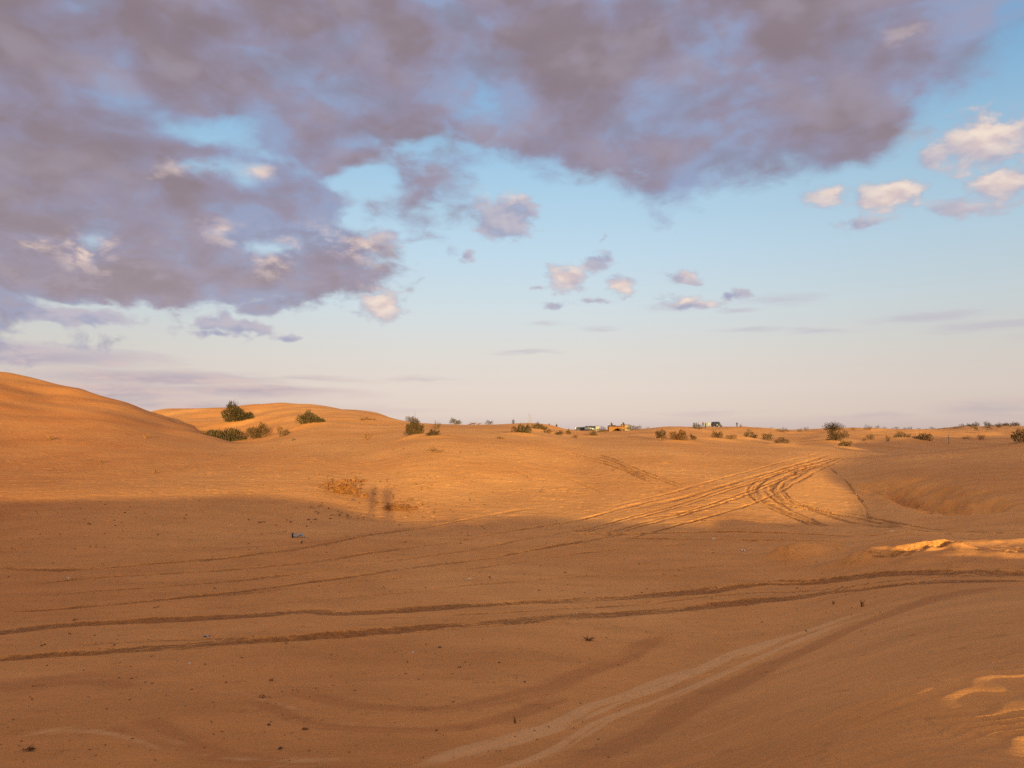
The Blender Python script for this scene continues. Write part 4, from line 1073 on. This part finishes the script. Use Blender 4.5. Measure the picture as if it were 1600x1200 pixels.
# ------------------------------------------------------------------ people
def person_mesh(name, wear, legs, pose='stand', H=1.72, arm=0.0, stride=0.10):
    """one continuous skinned body: pelvis, spine, head, arms, legs"""
    k = H / 1.75
    V, E, Rr = [], [], []
    def j(p, r, par=None):
        V.append(Vector(p) * k); Rr.append((r * k, r * k)); i = len(V) - 1
        if par is not None: E.append((par, i))
        return i
    crouch = pose == 'crouch'
    zp = 0.45 if crouch else 0.95
    dz = zp - 0.95
    pel = j((0, 0, zp), .145); ab = j((0, .01, 1.12 + dz), .135, pel); ch = j((0, .0 if not crouch else .1, 1.34 + dz), .155, ab)
    nk = j((0, .0 if not crouch else .14, 1.50 + dz), .06, ch); jaw = j((0, .03 if not crouch else .18, 1.58 + dz), .075, nk); hd = j((0, .01 if not crouch else .17, 1.66 + dz), .098, jaw); j((0, .0 if not crouch else .17, 1.72 + dz), .07, hd)
    for sx in (-1, 1):
        hip = j((sx * .10, 0, zp - .06), .105, pel)
        if crouch:
            kn = j((sx * .17, .36, zp + .02), .07, hip); an = j((sx * .15, .10, .09), .045, kn)
        else:
            st = sx * stride
            kn = j((sx * .11, st * .4 + .01, .50), .068, hip); an = j((sx * .12, st, .09), .043, kn)
        j((sx * .135, V[an].y / k + .16, .035), .036, an)
        sh = j((sx * .19, V[ch].y / k, 1.43 + dz), .068, ch)
        if arm > 0:
            el = j((sx * .25, .10, 1.17 + dz), .046, sh); wr = j((sx * .10, .32, 1.38 + dz), .034, el); hn = j((sx * .07, .38, 1.43 + dz), .036, wr)
        elif crouch:
            el = j((sx * .25, .26, 1.22 + dz), .045, sh); wr = j((sx * .10, .44, 1.12 + dz), .034, el); hn = j((sx * .06, .50, 1.08 + dz), .036, wr)
        else:
            el = j((sx * .25, -.02, 1.15 + dz), .046, sh); wr = j((sx * .265, .06, .91 + dz), .034, el); hn = j((sx * .26, .08, .83 + dz), .038, wr)
    me = bpy.data.meshes.new(name); me.from_pydata(V, E, [])
    o = bpy.data.objects.new(name, me); COL.objects.link(o)
    sk = o.modifiers.new('skin', 'SKIN'); sk.use_smooth_shade = True
    for q, r in zip(me.skin_vertices[0].data, Rr): q.radius = r
    me.skin_vertices[0].data[0].use_root = True
    su = o.modifiers.new('sub', 'SUBSURF'); su.levels = 1; su.render_levels = 1
    dg = bpy.context.evaluated_depsgraph_get()
    nm = bpy.data.meshes.new_from_object(o.evaluated_get(dg)); nm.name = name
    bpy.data.objects.remove(o); bpy.data.meshes.remove(me)
    nm.materials.clear()
    for m in (wear, legs, 'skin', 'hair', 'black'): nm.materials.append(M[m])
    for p in nm.polygons:
        c = p.center / k; z = c.z - dz
        if z > 1.66 or (z > 1.57 and c.y < V[hd].y / k - .03): i = 3
        elif z > 1.49: i = 2
        elif c.z < .08: i = 4
        elif z < .98 and not (abs(c.x) > .2 and z > .70) and not crouch: i = 1
        elif crouch and c.z < .55: i = 1
        elif abs(c.x) > .2 and z < .92: i = 2
        else: i = 0
        p.material_index = i
    return nm
PM = [person_mesh('person', 'dark_wear', 'dark_wear'), person_mesh('person', 'blue_wear', 'dark_wear', stride=0.2), person_mesh('person', 'pale_wear', 'blue_wear'),
      person_mesh('person', 'red_wear', 'dark_wear', stride=.05), person_mesh('person', 'dark_wear', 'red_wear', 'crouch'), person_mesh('person', 'blue_wear', 'dark_wear', arm=1.0, stride=.03)]
def person(k, px, d, label, rz=0.0, h=1.0, group='people on the far dunes', lift=0.0):
    o = bpy.data.objects.new('person', PM[k]); COL.objects.link(o)
    p = standing(px, d); o.location = W(p) + Vector((0, 0, lift - 0.02)); o.rotation_euler = (0, 0, rz); o.scale = (h, h, h)
    return tag(o, label, 'person', group)
person(0, 1084, 250, 'person in dark clothes on the crest, leftmost of the row of four', 2.8)
person(1, 1087.5, 250, 'person in dark blue close beside the leftmost of the row of four', 3.3)
person(2, 1091.5, 252, 'person in pale clothes, third of the row of four on the crest', 0.4)
person(3, 1098, 248, 'person in maroon, rightmost of the row of four and left of the shrub', 3.0)
person(0, 1102, 215, 'person in dark clothes standing at the end of the white van', 1.5, 1.05)
person(0, 1151, 228, 'person in dark clothes standing alone on top of a dune', 2.6)
person(4, 1157.5, 214, 'person crouching on the sand just right of the one standing alone', 1.2)
person(3, 858, 175, 'person in maroon half hidden behind the sand brow, left of the cars', 0.5)
person(0, 869.5, 175, 'person in dark clothes on the sand brow, nearest the parked cars', 2.2)
person(1, 802, 150, 'person in dark blue, only the top showing over the skyline near the masts', 0.3)
person(2, 899, 190, 'person in pale clothes on the sand brow left of the parked cars', 2.0)
# the two who stand behind the lens; their long shadows fall on the sunlit slope
q = Vector((-.167, .986, 0)); side = Vector((.986, .167, 0))
for k, s_, lab in ((5, .30, 'person behind the viewer casting the right one of two long slim shadows'), (1, -.40, 'person behind the viewer casting the left one of two long slim shadows')):
    c = -q * 0.95 + side * s_
    o = bpy.data.objects.new('person', PM[k]); COL.objects.link(o)
    o.location = (c.x, c.y, EYE + ground(c.x, c.y)[0] - .02); o.rotation_euler = (0, 0, 1.2 if k == 1 else 0.16)
    tag(o, lab, 'person', 'people whose shadows fall on the slope')

# ------------------------------------------------------------------ vehicles, tents, flags
def car(px, d, rz, paint, label, name='off_road_car', tall=1.0, van=False, lift=0.0, pitch=0.0):
    p = standing(px, d); root = empty(name, W(p) + Vector((0, 0, lift)), rz); root.rotation_euler = (pitch, 0, rz)
    L, Wd, H = 4.6, 1.9, 1.85 * tall
    # body outline (x along, z up), extruded across with a slight tumblehome
    if van: prof = [(-2.3, .45), (-2.3, 1.0), (-2.25, 1.86), (1.0, 1.9), (1.55, 1.25), (2.25, 1.05), (2.3, .45)]
    else: prof = [(-2.3, .48), (-2.3, 1.05), (-2.15, 1.14), (-2.0, 1.78), (0.35, 1.85), (.95, 1.18), (2.15, 1.06), (2.3, .92), (2.3, .48)]
    b = MB(); n = len(prof)
    def wz(z): return Wd * .5 * (1.0 if z < 1.15 else 1.0 - .16 * (z - 1.15) / .7)
    vs = [(x, -wz(z), z * tall) for x, z in prof] + [(x, wz(z), z * tall) for x, z in prof]
    b.add(vs, [tuple(range(n)), tuple(range(2 * n - 1, n - 1, -1))] + [(i, i + n, (i + 1) % n + n, (i + 1) % n) for i in range(n)])
    b.build('body', M[paint], root, bevel=.05)
    g_ = MB()
    x0, z0, x1, z1 = (.42, 1.78, .90, 1.24) if not van else (1.05, 1.80, 1.48, 1.32)
    o_ = .02
    g_.add([(x0 + o_, -wz(z0) * .9, z0 * tall + o_), (x0 + o_, wz(z0) * .9, z0 * tall + o_), (x1 + o_, wz(z1) * .92, z1 * tall + o_), (x1 + o_, -wz(z1) * .92, z1 * tall + o_)], [(0, 3, 2, 1)])
    g_.build('windscreen', M['glass'], root)
    for sd in (-1, 1):
        w = MB()
        zs = [(-1.85, 1.2), (-1.78, 1.70), (.22, 1.74), (.70, 1.22)]
        w.add([(x, sd * (wz(z) + .012), z * tall) for x, z in zs], [(0, 1, 2, 3) if sd > 0 else (3, 2, 1, 0)])
        if not van: w.build('side_window', M['glass'], root)
        hl = MB(); hl.box((2.30, sd * .68, .86 * tall), (.08, .34, .18)); hl.build('headlight', M['lamp'], root)
        for x in (-1.4, 1.42):
            t = MB(); t.lathe([(.20, -.12), (.36, -.12), (.38, -.06), (.38, .06), (.36, .12), (.20, .12)], 18, (0, 0, 0), 'X')
            wh = t.build('wheel', M['black'], root); wh.location = (x, sd * (Wd * .5 - .10), .38); wh.rotation_euler = (0, 0, pi / 2)
            rm = MB(); rm.lathe([(.22, -.13), (.22, .13)], 12, (0, 0, 0), 'X'); rm.build('rim', M['metal'], wh)
    bp = MB(); bp.box((2.33, 0, .56), (.14, 1.84, .22)); bp.build('bumper', M['black'], root, bevel=.03)
    gr = MB(); gr.box((2.31, 0, .86 * tall), (.06, .9, .20)); gr.build('grille', M['black'], root)
    tag(root, label, 'van' if van else 'car', 'vehicles at the camp on the far dunes')
    return root
def F_face(a): return a       # yaw: 0 points the bonnet to +X
car(1119, 240, -pi / 2 + .12, 'dark_paint', 'dark off-road car facing the viewer on the far crest, right of the white van', pitch=0.0)
car(1108, 290, 0.75, 'white_paint', 'white van seen from its side on the far crest, next to the shrub', 'white_van', van=True)
car(908, 300, .5, 'dark_paint', 'dark parked car, leftmost of the vehicles half sunk behind the sand', lift=0)
car(915, 300, -1.0, 'dark_paint', 'dark parked car, second of the vehicles behind the sand')
car(921, 290, -1.2, 'white_paint', 'white parked car with dark windows between two dark ones')
car(927, 290, -1.5, 'dark_paint', 'dark parked car beside the little white tent')

def tent(px, d, w, h, dep, cloth, label, name='tent', arch=True, cat='tent', rz=0.0, ridge=0.25):
    p = standing(px, d); root = empty(name, W(p), rz)
    b = MB(); n = 12
    if arch:                    # front wall with an arched opening, built as a strip of quads round the arch
        aw, ah = w * .52, h * .62
        vs = []; fs = []
        for i in range(n + 1):
            t = i / n; x = (t - .5) * aw
            vs.append((x, 0, ah * max(0.0, sin(pi * t)) ** .6)); vs.append(((t - .5) * w, 0, h))
        o_ = [(-w * .5, 0, -.3), (w * .5, 0, -.3), (-aw * .5, 0, -.3), (aw * .5, 0, -.3)]
        base = len(vs); vs += o_
        fs += [(2 * i, 2 * i + 2, 2 * i + 3, 2 * i + 1) for i in range(n)]
        fs += [(base, base + 2, 0, 1), (base + 3, base + 1, 2 * n + 1, 2 * n)]
        b.add(vs, fs)
        wl = b.build('front_wall', M[cloth], root)
        so = wl.modifiers.new('thick', 'SOLIDIFY'); so.thickness = .06; so.offset = 1
        c = MB(); c.box((-w * .5 + .04, dep * .5, h * .5 - .15), (.08, dep - .1, h + .28)); c.box((w * .5 - .04, dep * .5, h * .5 - .15), (.08, dep - .1, h + .28)); c.box((0, dep - .04, h * .5 - .15), (w - .2, .08, h + .28))
        c.build('side_walls', M[cloth], root)
    else:
        c = MB(); c.box((0, dep * .5, h * .5 - .15), (w, dep, h + .3), taper=.96); c.build('walls', M[cloth], root)
    r = MB(); hh = h + .02; q = w * .54
    r.add([(-q, -.15, hh), (q, -.15, hh), (q, dep + .15, hh), (-q, dep + .15, hh), (-q * .8, dep * .5, hh + ridge), (q * .8, dep * .5, hh + ridge)], [(0, 1, 5, 4), (2, 3, 4, 5), (1, 2, 5), (3, 0, 4), (3, 2, 1, 0)])
    r.build('roof', M[cloth], root)
    return tag(root, label, cat, 'tents and shelters of the camp')
tent(963.5, 200, 4.2, 1.25, 2.4, 'orange_cloth', 'low orange tent with a wide dark arched opening')
tent(957, 212, 2.0, 1.75, 2.0, 'brown_cloth', 'flat brown shelter showing above the left of the orange tent', 'shelter', False, 'shelter')
tent(973.5, 208, 1.0, 1.9, 1.2, 'orange_cloth', 'small tall orange booth at the right end of the orange tent', 'booth', False, 'booth')
tent(980, 225, 1.8, 1.6, 2.2, 'cream_cloth', 'cream canopy between the orange booth and the long hedge-like shrub', 'canopy', False, 'canopy')
tent(933.5, 240, 1.2, 1.4, 1.4, 'white_cloth', 'little white tent at the right of the parked cars', 'tent', False)
tent(1207, 300, 1.5, 1.3, 1.5, 'white_cloth', 'small white tent far away on the dip of the skyline', 'tent', False)
tent(1200, 310, 1.5, 1.0, 1.5, 'brown_cloth', 'small brown hut beside the small far white tent', 'hut', False, 'hut')
def flag(px, d, top_py, label):
    p = standing(px, d); root = empty('flag', W(p)); topz = z_of(px, top_py, d) - p[2]
    b = MB(); b.tube([(0, 0, -.2), (0, 0, topz)], .035, 6); b.build('pole', M['pole'], root)
    c = MB(); n = 8; vs = []
    for j in range(5):
        for i in range(n + 1):
            u, v = i / n, j / 4
            vs.append((u * .42, .07 * sin(u * 8 + v), topz - .03 - v * .62 - u * .30 + .04 * sin(u * 6)))
    c.add(vs, [(j * (n + 1) + i, j * (n + 1) + i + 1, (j + 1) * (n + 1) + i + 1, (j + 1) * (n + 1) + i) for j in range(4) for i in range(n)])
    o = c.build('cloth', M['flag_cloth'], root); so = o.modifiers.new('thick', 'SOLIDIFY'); so.thickness = .01
    tag(root, label, 'flag', 'flags over the camp')
flag(954, 166, 659.5, 'dark flag on a pole over the left end of the orange tent')
flag(972.5, 170, 659, 'dark flag on a pole over the right end of the orange tent')
def mast(px, d, top_py, r, label, name='mast', cat='mast', grp='thin poles on the dunes'):
    p = standing(px, d); topz = z_of(px, top_py, d) - p[2]
    root = empty(name, W(p)); b = MB(); b.tube([(0, 0, -.4), (0, 0, topz * .6), (0, 0, topz)], [r, r * .85, r * .6], 8); b.build('pole', M['pole'], root)
    c = MB(); c.lathe([(r * 1.2, 0), (r * 1.3, .05), (r * .4, .12)], 8, (0, 0, topz - .02)); c.build('finial', M['metal'], root)
    tag(root, label, cat, grp)
mast(826.5, 150, 647, .05, 'left one of the two thin pale masts behind the green shrubs')
mast(829.5, 152, 648, .05, 'right one of the two thin pale masts behind the green shrubs')
mast(1480.5, 118, 679, .06, 'short thin dark post on open sand right of the green shrubs', 'post', 'post')
